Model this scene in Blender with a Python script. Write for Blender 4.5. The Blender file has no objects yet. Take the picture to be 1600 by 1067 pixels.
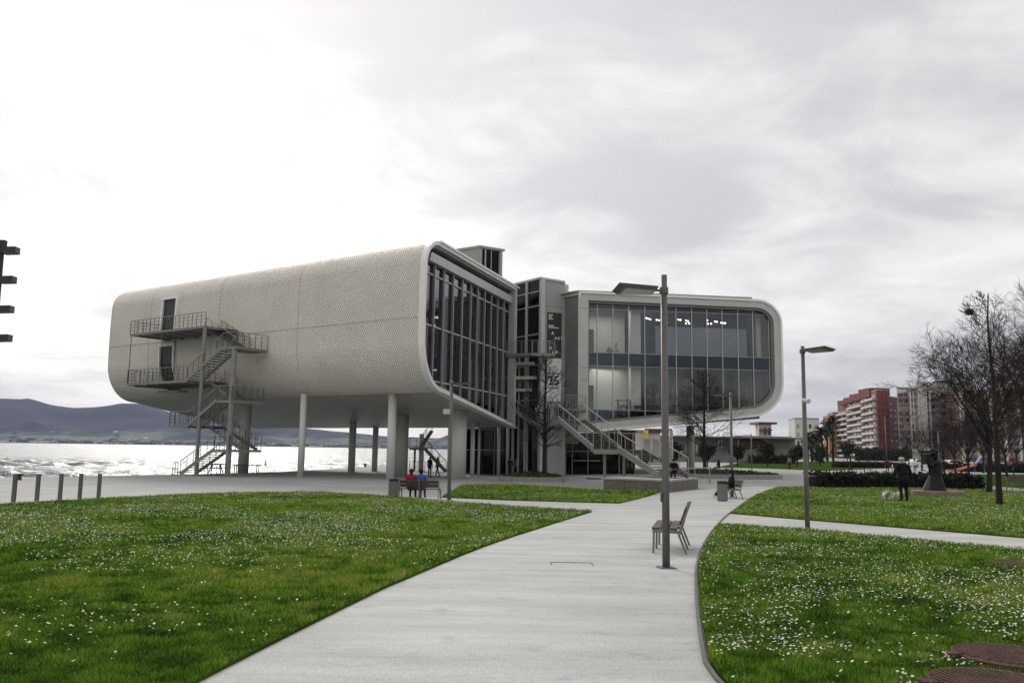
import bpy, bmesh, math, random
import numpy as np
from mathutils import Vector, Matrix, noise as mnoise

random.seed(7); RNG = np.random.default_rng(11)
R_ = math.radians
SC = bpy.context.scene
COL = SC.collection

# ------------------------------------------------------------------ camera
EYE = 1.62; FPX = 1310.0
PITCH = math.atan(168 / FPX); ROLL = math.atan(0.015)
cam_d = bpy.data.cameras.new('camera'); cam = bpy.data.objects.new('camera', cam_d); COL.objects.link(cam)
cam_d.sensor_width = 36; cam_d.lens = 36 * FPX / 1600; cam_d.clip_start = 0.1; cam_d.clip_end = 40000
CR = Matrix.Rotation(math.pi / 2 + PITCH, 3, 'X') @ Matrix.Rotation(ROLL, 3, 'Z')
cam.matrix_world = Matrix.Translation((0, 0, EYE)) @ CR.to_4x4()
SC.camera = cam

# ------------------------------------------------------------------ world, sun, exposure
SUN_AZ, SUN_EL = R_(-20), R_(30)          # azimuth from +Y (negative = left), behind the cloud
SUN_DIR = Vector((math.sin(SUN_AZ) * math.cos(SUN_EL), math.cos(SUN_AZ) * math.cos(SUN_EL), math.sin(SUN_EL)))
GLOW_DIR = Vector((math.sin(R_(-21)) * math.cos(R_(15)), math.cos(R_(-21)) * math.cos(R_(15)), math.sin(R_(15))))
W = bpy.data.worlds.new('World'); SC.world = W; W.use_nodes = True
def build_world():
    nt = W.node_tree; nt.nodes.clear(); N = nt.nodes.new; L = nt.links.new
    out = N('ShaderNodeOutputWorld'); bg = N('ShaderNodeBackground'); bg.inputs[1].default_value = 0.1
    L(bg.outputs[0], out.inputs[0])
    sky = N('ShaderNodeTexSky'); sky.sky_type = 'NISHITA'; sky.sun_disc = False
    sky.sun_elevation = SUN_EL; sky.sun_rotation = SUN_AZ
    tc = N('ShaderNodeTexCoord')
    sep = N('ShaderNodeSeparateXYZ'); L(tc.outputs['Generated'], sep.inputs[0])
    def M(op, a, b=None, c=None, clamp=False):
        n = N('ShaderNodeMath'); n.operation = op; n.use_clamp = clamp
        for i, v in enumerate((a, b, c)):
            if v is None: continue
            if isinstance(v, (int, float)): n.inputs[i].default_value = v
            else: L(v, n.inputs[i])
        return n.outputs[0]
    z = M('MAXIMUM', sep.outputs[2], 0.0)
    den = M('ADD', z, 0.16)
    comb = N('ShaderNodeCombineXYZ')
    L(M('DIVIDE', sep.outputs[0], den), comb.inputs[0]); L(M('DIVIDE', sep.outputs[1], den), comb.inputs[1])
    def noise(scale, detail, rough, off, dist=0.0):
        mp = N('ShaderNodeMapping'); mp.inputs['Location'].default_value = off; L(comb.outputs[0], mp.inputs[0])
        n = N('ShaderNodeTexNoise'); n.inputs['Scale'].default_value = scale; n.inputs['Detail'].default_value = detail
        n.inputs['Roughness'].default_value = rough; n.inputs['Distortion'].default_value = dist
        L(mp.outputs[0], n.inputs['Vector']); return n.outputs[0]
    n1 = noise(0.62, 5, 0.52, (4.4, 2.2, 1.0), 0.3)
    n2 = noise(2.1, 8, 0.6, (1.3, 7.1, 3.0), 0.5)
    cl = M('ADD', M('MULTIPLY', n1, 0.62), M('MULTIPLY', n2, 0.38))
    mr = N('ShaderNodeMapRange'); mr.interpolation_type = 'SMOOTHSTEP'
    mr.inputs[1].default_value = 0.39; mr.inputs[2].default_value = 0.63; L(cl, mr.inputs[0])
    # brightness of the cloud deck grows toward the hidden sun
    dp = N('ShaderNodeVectorMath'); dp.operation = 'DOT_PRODUCT'; L(tc.outputs['Generated'], dp.inputs[0]); dp.inputs[1].default_value = GLOW_DIR
    gl = M('POWER', M('MAXIMUM', dp.outputs['Value'], 0.0), 9.0)
    ramp = N('ShaderNodeValToRGB'); cr = ramp.color_ramp
    cr.elements[0].position = 0; cr.elements[0].color = (0.500, 0.492, 0.500, 1)
    cr.elements[1].position = 1; cr.elements[1].color = (0.855, 0.845, 0.81, 1)
    L(mr.outputs[0], ramp.inputs[0])
    sc1 = N('ShaderNodeVectorMath'); sc1.operation = 'SCALE'; L(ramp.outputs[0], sc1.inputs[0])
    L(M('MULTIPLY', M('ADD', M('MULTIPLY', gl, 3.3), 8.2), M('MULTIPLY_ADD', z, 0.55, 1.0)), sc1.inputs['Scale'])
    mx = N('ShaderNodeMix'); mx.data_type = 'RGBA'; mx.inputs[0].default_value = 0.93
    L(sky.outputs[0], mx.inputs['A']); L(sc1.outputs[0], mx.inputs['B'])
    L(mx.outputs['Result'], bg.inputs[0])
build_world()
sl = bpy.data.lights.new('sun', 'SUN'); sl.energy = 1.5; sl.angle = R_(18); sl.color = (1, 0.95, 0.88)
so = bpy.data.objects.new('sun', sl); COL.objects.link(so)
so.rotation_euler = (-SUN_DIR).to_track_quat('-Z', 'Y').to_euler()
so.location = (0, 0, 60)
SC.view_settings.view_transform = 'Standard'; SC.view_settings.look = 'None'
SC.view_settings.exposure = 0.38; SC.view_settings.gamma = 1.0; SC.view_settings.use_curve_mapping = False
SC.render.engine = 'CYCLES'
SC.cycles.use_denoising = True
SC.cycles.max_bounces = 6; SC.cycles.transparent_max_bounces = 16
SC.cycles.diffuse_bounces = 3; SC.cycles.glossy_bounces = 3; SC.cycles.transmission_bounces = 4
SC.cycles.caustics_reflective = False; SC.cycles.caustics_refractive = False

# ------------------------------------------------------------------ where a pixel of the photograph (1600 x 1067) lies in the place
def ray(px, py): return CR @ Vector(((px - 800) / FPX, -(py - 533.5) / FPX, -1.0))
def at(px, py, Y):
    d = ray(px, py); return Vector((0, 0, EYE)) + d * (Y / d.y)
def atz(px, py, z):
    d = ray(px, py); return Vector((0, 0, EYE)) + d * ((z - EYE) / d.z)
KY = [4, 10, 20, 35, 50, 70]; KZ = [0, -0.01, -0.26, -0.58, -0.76, -0.9]
def g(x, y): return float(np.interp(y, KY, KZ) * np.interp(x, [0, 15], [1, 0.6]))
def gnd(px, py):
    z = -0.5
    for i in range(40):
        P = atz(px, py, z); z = 0.5 * z + 0.5 * g(P.x, P.y)
    return P
def onground(px, Y):
    x = at(px, 720, Y).x; return Vector((x, Y, g(x, Y)))

# ------------------------------------------------------------------ materials
def mat(name, col, rough=0.6, metal=0.0, var=0.12, scale=1.0, bump=0.0, bscale=20.0, spec=0.5, col2=None, stretch=(1, 1, 1), detail=5, coat=0.0):
    m = bpy.data.materials.new(name); m.use_nodes = True; nt = m.node_tree; b = nt.nodes['Principled BSDF']
    N = nt.nodes.new; L = nt.links.new
    b.inputs['Roughness'].default_value = rough; b.inputs['Metallic'].default_value = metal
    b.inputs['Specular IOR Level'].default_value = spec; b.inputs['Coat Weight'].default_value = coat
    ge = N('ShaderNodeNewGeometry'); mp = N('ShaderNodeMapping'); mp.inputs['Scale'].default_value = stretch
    L(ge.outputs['Position'], mp.inputs[0])
    n = N('ShaderNodeTexNoise'); n.inputs['Scale'].default_value = scale; n.inputs['Detail'].default_value = detail
    L(mp.outputs[0], n.inputs['Vector'])
    r = N('ShaderNodeValToRGB'); r.color_ramp.elements[0].position = 0.3; r.color_ramp.elements[1].position = 0.7
    c2 = col2 or tuple(min(1, c * (1 + var)) for c in col); c1 = col if col2 else tuple(c * (1 - var) for c in col)
    r.color_ramp.elements[0].color = (*c1, 1); r.color_ramp.elements[1].color = (*c2, 1)
    L(n.outputs[0], r.inputs[0]); L(r.outputs[0], b.inputs['Base Color'])
    if bump:
        n2 = N('ShaderNodeTexNoise'); n2.inputs['Scale'].default_value = bscale; n2.inputs['Detail'].default_value = 4
        L(mp.outputs[0], n2.inputs['Vector'])
        bp = N('ShaderNodeBump'); bp.inputs['Strength'].default_value = bump; bp.inputs['Distance'].default_value = 0.02
        L(n2.outputs[0], bp.inputs['Height']); L(bp.outputs[0], b.inputs['Normal'])
    return m

def glass_mat(name, tint, refl=(0.9, 0.9, 0.95), base=0.08, rough=0.0, trans=1.0):
    m = bpy.data.materials.new(name); m.use_nodes = True; nt = m.node_tree; nt.nodes.clear(); N = nt.nodes.new; L = nt.links.new
    out = N('ShaderNodeOutputMaterial'); tr = N('ShaderNodeBsdfTransparent'); gl = N('ShaderNodeBsdfGlossy')
    tr.inputs[0].default_value = (*tint, 1); gl.inputs[0].default_value = (*refl, 1); gl.inputs[1].default_value = rough
    lw = N('ShaderNodeLayerWeight'); lw.inputs[0].default_value = 0.5
    pw = N('ShaderNodeMath'); pw.operation = 'POWER'; L(lw.outputs['Facing'], pw.inputs[0]); pw.inputs[1].default_value = 4.0
    ad = N('ShaderNodeMath'); ad.operation = 'MULTIPLY_ADD'; ad.use_clamp = True; L(pw.outputs[0], ad.inputs[0]); ad.inputs[1].default_value = 0.9; ad.inputs[2].default_value = base
    mx = N('ShaderNodeMixShader'); L(ad.outputs[0], mx.inputs[0]); L(tr.outputs[0], mx.inputs[1]); L(gl.outputs[0], mx.inputs[2])
    L(mx.outputs[0], out.inputs[0]); return m

def emit_mat(name, col, s):
    m = bpy.data.materials.new(name); m.use_nodes = True; b = m.node_tree.nodes['Principled BSDF']
    b.inputs['Emission Color'].default_value = (*col, 1); b.inputs['Emission Strength'].default_value = s; return m

MT = {}
MT['concrete'] = mat('concrete_path', (0.46, 0.46, 0.435), 0.75, var=0.12, scale=0.9, bump=0.15, bscale=40, stretch=(0.35, 1.6, 1), detail=8, spec=0.3)
def paving(name, c):
    m = bpy.data.materials.new(name); m.use_nodes = True; nt = m.node_tree; b = nt.nodes['Principled BSDF']; N = nt.nodes.new; L = nt.links.new
    b.inputs['Roughness'].default_value = 0.8; b.inputs['Specular IOR Level'].default_value = 0.25
    ge = N('ShaderNodeNewGeometry')
    def nz(sc, st, d, ro=.6, rot=.25):
        mp = N('ShaderNodeMapping'); mp.inputs['Scale'].default_value = st; mp.inputs['Rotation'].default_value = (0, 0, rot); L(ge.outputs['Position'], mp.inputs[0])
        n = N('ShaderNodeTexNoise'); n.inputs['Scale'].default_value = sc; n.inputs['Detail'].default_value = d; n.inputs['Roughness'].default_value = ro; L(mp.outputs[0], n.inputs[0]); return n.outputs[0]
    def rng(v, a, b_, lo, hi):
        r = N('ShaderNodeMapRange'); r.inputs[1].default_value = a; r.inputs[2].default_value = b_; r.inputs[3].default_value = lo; r.inputs[4].default_value = hi; L(v, r.inputs[0]); return r.outputs[0]
    def mul(a, b_):
        n = N('ShaderNodeMath'); n.operation = 'MULTIPLY'; L(a, n.inputs[0]); L(b_, n.inputs[1]); return n.outputs[0]
    streak = rng(nz(1.1, (.35, 1.7, 1), 9, .68), .3, .7, .78, 1.14); cloud = rng(nz(.35, (1, 1, 1), 4, .5, .9), .3, .7, .88, 1.08); grain = rng(nz(42, (1, 1, 1), 4, .75), .3, .7, .74, 1.22)
    trow = rng(nz(3.0, (.16, 2.6, 1), 6, .7, .1), .56, .70, 1.0, .86); blot = rng(nz(2.6, (1, 1, 1), 5, .65, .4), .57, .70, 1.0, .80)
    vo = N('ShaderNodeTexVoronoi'); vo.inputs['Scale'].default_value = 2.3; L(ge.outputs['Position'], vo.inputs['Vector']); spot = rng(vo.outputs['Distance'], .012, .03, .55, 1.0)
    f = mul(mul(mul(streak, cloud), mul(grain, trow)), mul(blot, spot)); sc = N('ShaderNodeVectorMath'); sc.operation = 'SCALE'; sc.inputs[0].default_value = c; L(f, sc.inputs['Scale']); L(sc.outputs[0], b.inputs['Base Color'])
    bp = N('ShaderNodeBump'); bp.inputs['Strength'].default_value = .35; bp.inputs['Distance'].default_value = .01; L(nz(45, (1, 1, 1), 5, .7), bp.inputs['Height']); L(bp.outputs[0], b.inputs['Normal']); return m
MT['concrete'] = paving('concrete_path', (0.45, 0.452, 0.435))
MT['plaza'] = paving('plaza_paving', (0.34, 0.345, 0.335))
MT['steel_kerb'] = mat('kerb_steel', (0.09, 0.085, 0.08), 0.6, scale=5)
MT['soil'] = mat('lawn_soil', (0.026, 0.050, 0.008), 0.95, scale=0.6, spec=0.0, col2=(0.06, 0.10, 0.016), bump=0.5, bscale=60)
MT['backing'] = mat('cladding_backing', (0.40, 0.37, 0.33), 0.7, scale=0.5, var=0.08)
MT['ceramic'] = mat('pearl_ceramic', (0.80, 0.75, 0.675), 0.38, scale=0.3, var=0.06, spec=0.5)
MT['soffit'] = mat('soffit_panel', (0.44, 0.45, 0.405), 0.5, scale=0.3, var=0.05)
MT['roof'] = mat('roof_sheet', (0.42, 0.42, 0.40), 0.6, scale=0.5)
MT['white'] = mat('white_lacquer', (0.78, 0.78, 0.76), 0.4, scale=0.8, var=0.05)
MT['column'] = mat('column_paint', (0.60, 0.60, 0.56), 0.5, scale=0.7, var=0.06, stretch=(1, 1, 0.2))
MT['pier'] = mat('pier_concrete', (0.46, 0.46, 0.42), 0.6, scale=0.7, var=0.06, stretch=(1, 1, 0.2))
MT['grey_metal'] = mat('grey_cladding_metal', (0.30, 0.295, 0.28), 0.5, scale=0.6, var=0.07)
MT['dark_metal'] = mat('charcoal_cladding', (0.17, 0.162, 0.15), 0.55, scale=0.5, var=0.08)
MT['light_metal'] = mat('light_frame_metal', (0.46, 0.46, 0.44), 0.45, scale=0.6, var=0.06)
MT['mullion'] = mat('mullion_metal', (0.30, 0.30, 0.275), 0.45, scale=1.0, var=0.06)
MT['stair_steel'] = mat('stair_steel', (0.205, 0.203, 0.178), 0.5, scale=1.5, var=0.1)
MT['tread'] = mat('stair_tread', (0.115, 0.108, 0.092), 0.6, scale=2, var=0.12)
MT['rail'] = mat('rail_steel', (0.095, 0.088, 0.078), 0.45, scale=2, var=0.1)
MT['rail_light'] = mat('rail_light_steel', (0.27, 0.262, 0.242), 0.4, scale=2, var=0.1)
MT['lamp_post'] = mat('lamp_post_paint', (0.105, 0.102, 0.095), 0.5, scale=4, var=0.12, stretch=(1, 1, 0.3))
MT['lamp_lens'] = mat('lamp_lens', (0.31, 0.30, 0.255), 0.3, scale=3, var=0.1)
MT['black'] = mat('black_paint', (0.016, 0.015, 0.014), 0.5, scale=3, var=0.2)
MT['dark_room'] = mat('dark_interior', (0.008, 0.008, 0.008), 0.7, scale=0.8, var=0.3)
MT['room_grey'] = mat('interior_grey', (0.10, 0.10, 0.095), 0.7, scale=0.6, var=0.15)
MT['room_white'] = mat('gallery_white_wall', (0.60, 0.60, 0.56), 0.7, scale=0.6, var=0.04)
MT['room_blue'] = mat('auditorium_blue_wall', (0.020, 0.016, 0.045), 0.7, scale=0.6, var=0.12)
MT['curtain'] = mat('grey_curtain', (0.085, 0.08, 0.068), 0.8, scale=3, var=0.3, stretch=(2.5, 2.5, 0.15))
MT['screen_grey'] = mat('grey_blue_blind', (0.215, 0.22, 0.26), 0.7, scale=0.6, var=0.08)
MT['glass_w'] = glass_mat('west_glass', (0.66, 0.70, 0.66), (0.85, 0.74, 0.90), 0.14)
MT['glass_e'] = glass_mat('east_glass', (0.90, 0.91, 0.91), (0.82, 0.88, 0.90), 0.05)
MT['glass_sp'] = glass_mat('spandrel_glass', (0.10, 0.13, 0.15), (0.62, 0.74, 0.82), 0.07)
MT['glass_dk'] = glass_mat('lobby_glass', (0.25, 0.26, 0.26), (0.6, 0.6, 0.6), 0.02)
MT['bulb'] = emit_mat('spotlight_glow', (1, 0.93, 0.8), 5)
MT['granite'] = mat('plinth_granite', (0.135, 0.12, 0.098), 0.75, scale=6, var=0.25, bump=0.1)
MT['plinth_top'] = mat('plinth_top_concrete', (0.36, 0.345, 0.31), 0.75, scale=3, var=0.1)
MT['kerbstone'] = mat('planter_kerb', (0.24, 0.24, 0.225), 0.7, scale=2, var=0.12)
MT['bark'] = mat('bark', (0.032, 0.027, 0.023), 0.9, scale=6, var=0.4, bump=0.6, bscale=25, spec=0.1, stretch=(1, 1, 0.4))
MT['bark_twig'] = mat('twig_bark', (0.040, 0.031, 0.027), 0.9, scale=2, var=0.3, spec=0.1)
def leaf_mat(name, c1, c2, scale=3.0):
    return mat(name, c1, 0.7, scale=scale, col2=c2, spec=0.25)
MT['leaf_dark'] = leaf_mat('dark_foliage', (0.010, 0.016, 0.008), (0.035, 0.048, 0.018))
MT['leaf_hedge'] = leaf_mat('hedge_leaf', (0.010, 0.014, 0.009), (0.032, 0.036, 0.022), 5)
MT['leaf_planter'] = leaf_mat('planter_leaf', (0.022, 0.042, 0.012), (0.075, 0.10, 0.03), 4)
MT['palm'] = leaf_mat('palm_frond', (0.014, 0.018, 0.010), (0.04, 0.045, 0.02), 3)
MT['wood'] = mat('bench_wood', (0.075, 0.048, 0.042), 0.65, scale=8, var=0.3, stretch=(1, 1, 6), bump=0.2)
MT['bench_metal'] = mat('bench_aluminium', (0.17, 0.165, 0.155), 0.45, scale=3, var=0.1)
MT['bin'] = mat('bin_grey', (0.15, 0.15, 0.14), 0.5, scale=3, var=0.1)
MT['rust'] = mat('rusty_iron', (0.055, 0.032, 0.024), 0.85, scale=9, col2=(0.115, 0.06, 0.045), bump=0.5, bscale=30, spec=0.2)
MT['bronze'] = mat('dark_bronze', (0.005, 0.005, 0.005), 0.5, scale=4, var=0.3, spec=0.25)
MT['stone_base'] = mat('sandstone_base', (0.20, 0.155, 0.12), 0.8, scale=4, var=0.2)
MT['skin'] = mat('skin', (0.38, 0.23, 0.17), 0.6, scale=10, var=0.06)
MT['white_fur'] = mat('white_fur', (0.62, 0.60, 0.55), 0.9, scale=30, var=0.1, spec=0.1, bump=0.6, bscale=60)
def cloth(n, c): MT[n] = mat(n, c, 0.85, scale=8, var=0.15, spec=0.15, bump=0.2, bscale=25)
cloth('cloth_black', (0.010, 0.010, 0.012)); cloth('cloth_red', (0.22, 0.018, 0.02)); cloth('cloth_blue', (0.035, 0.09, 0.25))
cloth('cloth_navy', (0.014, 0.017, 0.03)); cloth('cloth_white', (0.65, 0.65, 0.62)); cloth('cloth_grey', (0.10, 0.10, 0.10)); cloth('cloth_tan', (0.24, 0.20, 0.15)); cloth('cloth_pale_denim', (0.28, 0.30, 0.33))
cloth('hair_black', (0.008, 0.007, 0.006)); cloth('hair_brown', (0.03, 0.018, 0.012)); cloth('hair_grey', (0.38, 0.38, 0.37)); cloth('cloth_maroon', (0.12, 0.02, 0.02))

# ------------------------------------------------------------------ object helpers
def link(o): COL.objects.link(o); return o
class MB:
    """collects shapes of ONE object"""
    def __init__(s): s.v = []; s.f = []; s.mi = []; s.cur = 0
    def add(s, vs, fs):
        n = len(s.v); s.v.extend([tuple(v) for v in vs]); s.f.extend([tuple(i + n for i in f) for f in fs]); s.mi.extend([s.cur] * len(fs)); return s
    def obox(s, c, ax, ay, az):
        c, ax, ay, az = map(Vector, (c, ax, ay, az)); vs = [c + ax * (i - .5) + ay * (j - .5) + az * (k - .5) for i in (0, 1) for j in (0, 1) for k in (0, 1)]
        return s.add(vs, [(0, 1, 3, 2), (4, 6, 7, 5), (0, 4, 5, 1), (2, 3, 7, 6), (0, 2, 6, 4), (1, 5, 7, 3)])
    def box(s, c, d, rz=0.0):
        ca, sa = math.cos(rz), math.sin(rz)
        return s.obox(c, (d[0] * ca, d[0] * sa, 0), (-d[1] * sa, d[1] * ca, 0), (0, 0, d[2]))
    def bar(s, p, q, w, h, up=(0, 0, 1)):
        p, q, up = Vector(p), Vector(q), Vector(up); d = q - p; t = d.normalized()
        sd = t.cross(up)
        if sd.length < 1e-4: sd = t.cross(Vector((0, 1, 0)))
        sd.normalize(); u = sd.cross(t)
        return s.obox((p + q) / 2, d, sd * w, u * h)
    def tube(s, pts, rad, n=6, cap=True):
        pts = [Vector(p) for p in pts]
        if isinstance(rad, (int, float)): rad = [rad] * len(pts)
        base = len(s.v); prev = None; nf = 0
        for i, p in enumerate(pts):
            t = (pts[min(i + 1, len(pts) - 1)] - pts[max(i - 1, 0)])
            t = t.normalized() if t.length > 1e-9 else Vector((0, 0, 1))
            if prev is None:
                a = Vector((0, 0, 1)) if abs(t.z) < 0.9 else Vector((1, 0, 0)); u = t.cross(a).normalized()
            else: u = (prev - t * prev.dot(t)).normalized()
            prev = u; w = t.cross(u)
            for k in range(n):
                an = 2 * math.pi * k / n; s.v.append(tuple(p + (u * math.cos(an) + w * math.sin(an)) * rad[i]))
            if i:
                b0 = base + (i - 1) * n; b1 = base + i * n
                for k in range(n): s.f.append((b0 + k, b0 + (k + 1) % n, b1 + (k + 1) % n, b1 + k)); nf += 1
        if cap:
            s.f.append(tuple(base + k for k in reversed(range(n)))); s.f.append(tuple(base + (len(pts) - 1) * n + k for k in range(n))); nf += 2
        s.mi.extend([s.cur] * nf); return s
    def lathe(s, prof, c=(0, 0, 0), n=24, sx=1.0, sy=1.0):
        c = Vector(c); m = len(prof); vs = []; fs = []
        for k in range(n):
            a = 2 * math.pi * k / n
            for r, z in prof: vs.append(c + Vector((r * sx * math.cos(a), r * sy * math.sin(a), z)))
        for k in range(n):
            k2 = (k + 1) % n
            for i in range(m - 1): fs.append((k * m + i, k2 * m + i, k2 * m + i + 1, k * m + i + 1))
        fs.append(tuple(k * m for k in reversed(range(n)))); fs.append(tuple(k * m + m - 1 for k in range(n)))
        return s.add(vs, fs)
    def prism(s, poly, d0, d1):
        """poly: 3D points, extruded from +d0 to +d1 (vectors)"""
        d0, d1 = Vector(d0), Vector(d1); n = len(poly); P = [Vector(p) for p in poly]
        vs = [p + d0 for p in P] + [p + d1 for p in P]
        fs = [tuple(reversed(range(n))), tuple(range(n, 2 * n))] + [(i, (i + 1) % n, n + (i + 1) % n, n + i) for i in range(n)]
        return s.add(vs, fs)
    def mesh(s, name, mats, smooth=False):
        me = bpy.data.meshes.new(name); me.from_pydata(s.v, [], s.f)
        for m in (mats if isinstance(mats, (list, tuple)) else [mats]): me.materials.append(MT[m] if isinstance(m, str) else m)
        if max(s.mi, default=0): me.polygons.foreach_set('material_index', s.mi)
        if smooth: me.polygons.foreach_set('use_smooth', [True] * len(me.polygons))
        me.update(); return me
    def build(s, name, mats, parent=None, smooth=False):
        return attach(bpy.data.objects.new(name, s.mesh(name, mats, smooth)), parent)
def attach(o, parent=None, local=False):
    link(o)
    if parent is not None:
        o.parent = parent
        if not local: o.matrix_parent_inverse = world_of(parent).inverted()
    return o
def world_of(o):
    m = o.matrix_basis.copy()
    if o.parent: m = world_of(o.parent) @ o.matrix_parent_inverse @ m
    return m
def props(o, label=None, cat=None, group=None, kind=None):
    if label: o['label'] = label
    if cat: o['category'] = cat
    if group: o['group'] = group
    if kind: o['kind'] = kind
    return o
def thing(name, label, cat, loc=(0, 0, 0), rz=0.0, group=None):
    o = bpy.data.objects.new(name, None); o.empty_display_size = 0.3; o.location = loc; o.rotation_euler = (0, 0, rz); link(o)
    return props(o, label, cat, group)
_UB = {}
def ubox(name, m, parent, c, ax, ay, az):
    """a box piece that shares one unit mesh per material"""
    if m not in _UB: _UB[m] = MB().obox((0, 0, 0), (1, 0, 0), (0, 1, 0), (0, 0, 1)).mesh('unit_' + m, m)
    o = bpy.data.objects.new(name, _UB[m]); ax, ay, az = Vector(ax), Vector(ay), Vector(az)
    if ax.cross(ay).dot(az) < 0: ax = -ax
    M4 = Matrix((ax, ay, az)).transposed().to_4x4(); M4.translation = Vector(c)
    if parent is not None:
        link(o); o.parent = parent; o.matrix_parent_inverse = Matrix()
        M4 = world_of(parent).inverted() @ M4; o.matrix_basis = M4
        loc, q, sc = M4.decompose()
        T = Matrix.LocRotScale(loc, q, sc)
        if max(abs(T[i][j] - M4[i][j]) for i in range(3) for j in range(3)) > 1e-3:   # sheared piece: bake its own mesh
            o.data = MB().obox(M4.translation, M4.col[0].xyz, M4.col[1].xyz, M4.col[2].xyz).mesh(name, m); o.matrix_basis = Matrix()
        return o
    o.matrix_basis = M4; return link(o)
_KIDS = {}
def copy_tree(o, parent=None):
    c = o.copy(); link(c)
    if parent: c.parent = parent
    if o.name not in _KIDS: _KIDS[o.name] = list(o.children)
    for ch in _KIDS[o.name]: copy_tree(ch, c)
    return c
def structure(o): o['kind'] = 'structure'; return o

# ground sheets: one polygon, cut on a common grid so that sheets stay parallel
GX = [-4.5, -3, -1.5, 0, 1.5, 3, 4.5, 6, 7.5, 9, 10.5, 12, 13.5, 15]; GY = [4, 7, 10, 12.5, 15, 17.5, 20, 22.5, 25, 27.5, 30, 32.5, 35, 37.5, 40, 42.5, 45, 47.5, 50, 52.5, 55, 57.5, 60, 62.5, 65, 67.5, 70]
def sheet(name, poly, off, m, thick=0.0, kind='structure'):
    bm = bmesh.new(); vs = [bm.verts.new((p[0], p[1], 0)) for p in poly]; f = bm.faces.new(vs)
    if f.normal.z < 0: f.normal_flip()
    bm.normal_update()
    if bm.faces[:][0].normal.z < 0: bmesh.ops.reverse_faces(bm, faces=bm.faces[:])
    bmesh.ops.triangulate(bm, faces=bm.faces[:])
    for x in GX: bmesh.ops.bisect_plane(bm, geom=bm.verts[:] + bm.edges[:] + bm.faces[:], plane_co=(x, 0, 0), plane_no=(1, 0, 0))
    for y in GY: bmesh.ops.bisect_plane(bm, geom=bm.verts[:] + bm.edges[:] + bm.faces[:], plane_co=(0, y, 0), plane_no=(0, 1, 0))
    for v in bm.verts: v.co.z = g(v.co.x, v.co.y) + off
    if thick:
        ed = [e for e in bm.edges if len(e.link_faces) == 1]
        r = bmesh.ops.extrude_edge_only(bm, edges=ed)
        for v in [q for q in r['geom'] if isinstance(q, bmesh.types.BMVert)]: v.co.z -= thick
    bmesh.ops.recalc_face_normals(bm, faces=bm.faces[:])
    me = bpy.data.meshes.new(name); bm.to_mesh(me); bm.free()
    if sum(p.normal.z for p in me.polygons) < 0: me.flip_normals()
    me.materials.append(MT[m]); o = bpy.data.objects.new(name, me); o['kind'] = kind; return link(o)
def smooth_poly(pts, it=2):
    """open chaikin smoothing"""
    for _ in range(it):
        q = [pts[0]]
        for a, b in zip(pts[:-1], pts[1:]): q += [(a[0] * .75 + b[0] * .25, a[1] * .75 + b[1] * .25), (a[0] * .25 + b[0] * .75, a[1] * .25 + b[1] * .75)]
        q.append(pts[-1]); pts = q
    return pts
def gp(lst): return [tuple(gnd(*p)[:2]) for p in lst]
# ================================================================== GROUND, WATER, HILLS
QUAY = [(-100, -42), (-75, -5), (-35, 58.3), (-31.2, 64.1), (-27.8, 71.3), (-22.2, 82.4), (-17.8, 113.6), (-14, 140), (-5, 200), (10, 400), (40, 900)]
sheet('plaza', [(-100, -60)] + QUAY + [(1200, 900), (1200, -60)], 0.0, 'plaza', thick=3.6)
L_EDGE = smooth_poly([(-2.7, -6), (-2.55, 3)] + gp([(310, 1067), (500, 970), (600, 921), (760, 852), (860, 820), (925, 800)]), 2)
R_EDGE = smooth_poly([(2.4, -6), (1.75, 3)] + gp([(1108, 1067), (1094, 1000), (1087, 930), (1087, 888), (1095, 860), (1108, 836), (1122, 818.6), (1138.5, 802.5), (1177.5, 774), (1216, 762)]), 2)
sheet('path', L_EDGE + gp([(967, 787), (1000, 779), (1060, 768), (1180, 760)]) + list(reversed(R_EDGE)), 0.008, 'concrete')
sheet('side_path', gp([(600, 776), (690, 777.5), (967, 787), (1000, 781), (930, 806), (860, 822), (690, 790)]), 0.004, 'concrete')
sheet('cross_path', gp([(1115, 812), (1150, 797), (1262, 809), (1600, 836), (1950, 863), (1950, 905), (1600, 868), (1262, 833), (1100, 822)]), 0.004, 'concrete')
KERB_IN = [p for p in R_EDGE]
def strip(name, pts, w, h, m):
    mb = MB(); P = [Vector((p[0], p[1], 0)) for p in pts]; vs = []
    for i, p in enumerate(P):
        t = (P[min(i + 1, len(P) - 1)] - P[max(i - 1, 0)]).normalized(); sd = Vector((t.y, -t.x, 0)) * w / 2; z = g(p.x, p.y)
        vs += [(p.x - sd.x, p.y - sd.y, z - .05), (p.x - sd.x, p.y - sd.y, z + h), (p.x + sd.x, p.y + sd.y, z + h), (p.x + sd.x, p.y + sd.y, z - .05)]
    fs = []
    for i in range(len(P) - 1):
        for k in range(3): fs.append((i * 4 + k, i * 4 + k + 1, i * 4 + k + 5, i * 4 + k + 4))
    mb.add(vs, fs); return structure(mb.build(name, m))
strip('kerb', R_EDGE, 0.03, 0.035, 'steel_kerb')
def offs(pts, d):
    P = [Vector((p[0], p[1])) for p in pts]; o = []
    for i, p in enumerate(P):
        t = (P[min(i + 1, len(P) - 1)] - P[max(i - 1, 0)]).normalized(); o.append((p.x + t.y * d, p.y - t.x * d))
    return o
RL = offs(R_EDGE, 0.04)
k_cross = min(range(len(RL)), key=lambda i: (RL[i][0] - gnd(1122, 818.6).x) ** 2 + (RL[i][1] - gnd(1122, 818.6).y) ** 2)
k_up = min(range(len(RL)), key=lambda i: (RL[i][0] - gnd(1138.5, 802.5).x) ** 2 + (RL[i][1] - gnd(1138.5, 802.5).y) ** 2)
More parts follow.
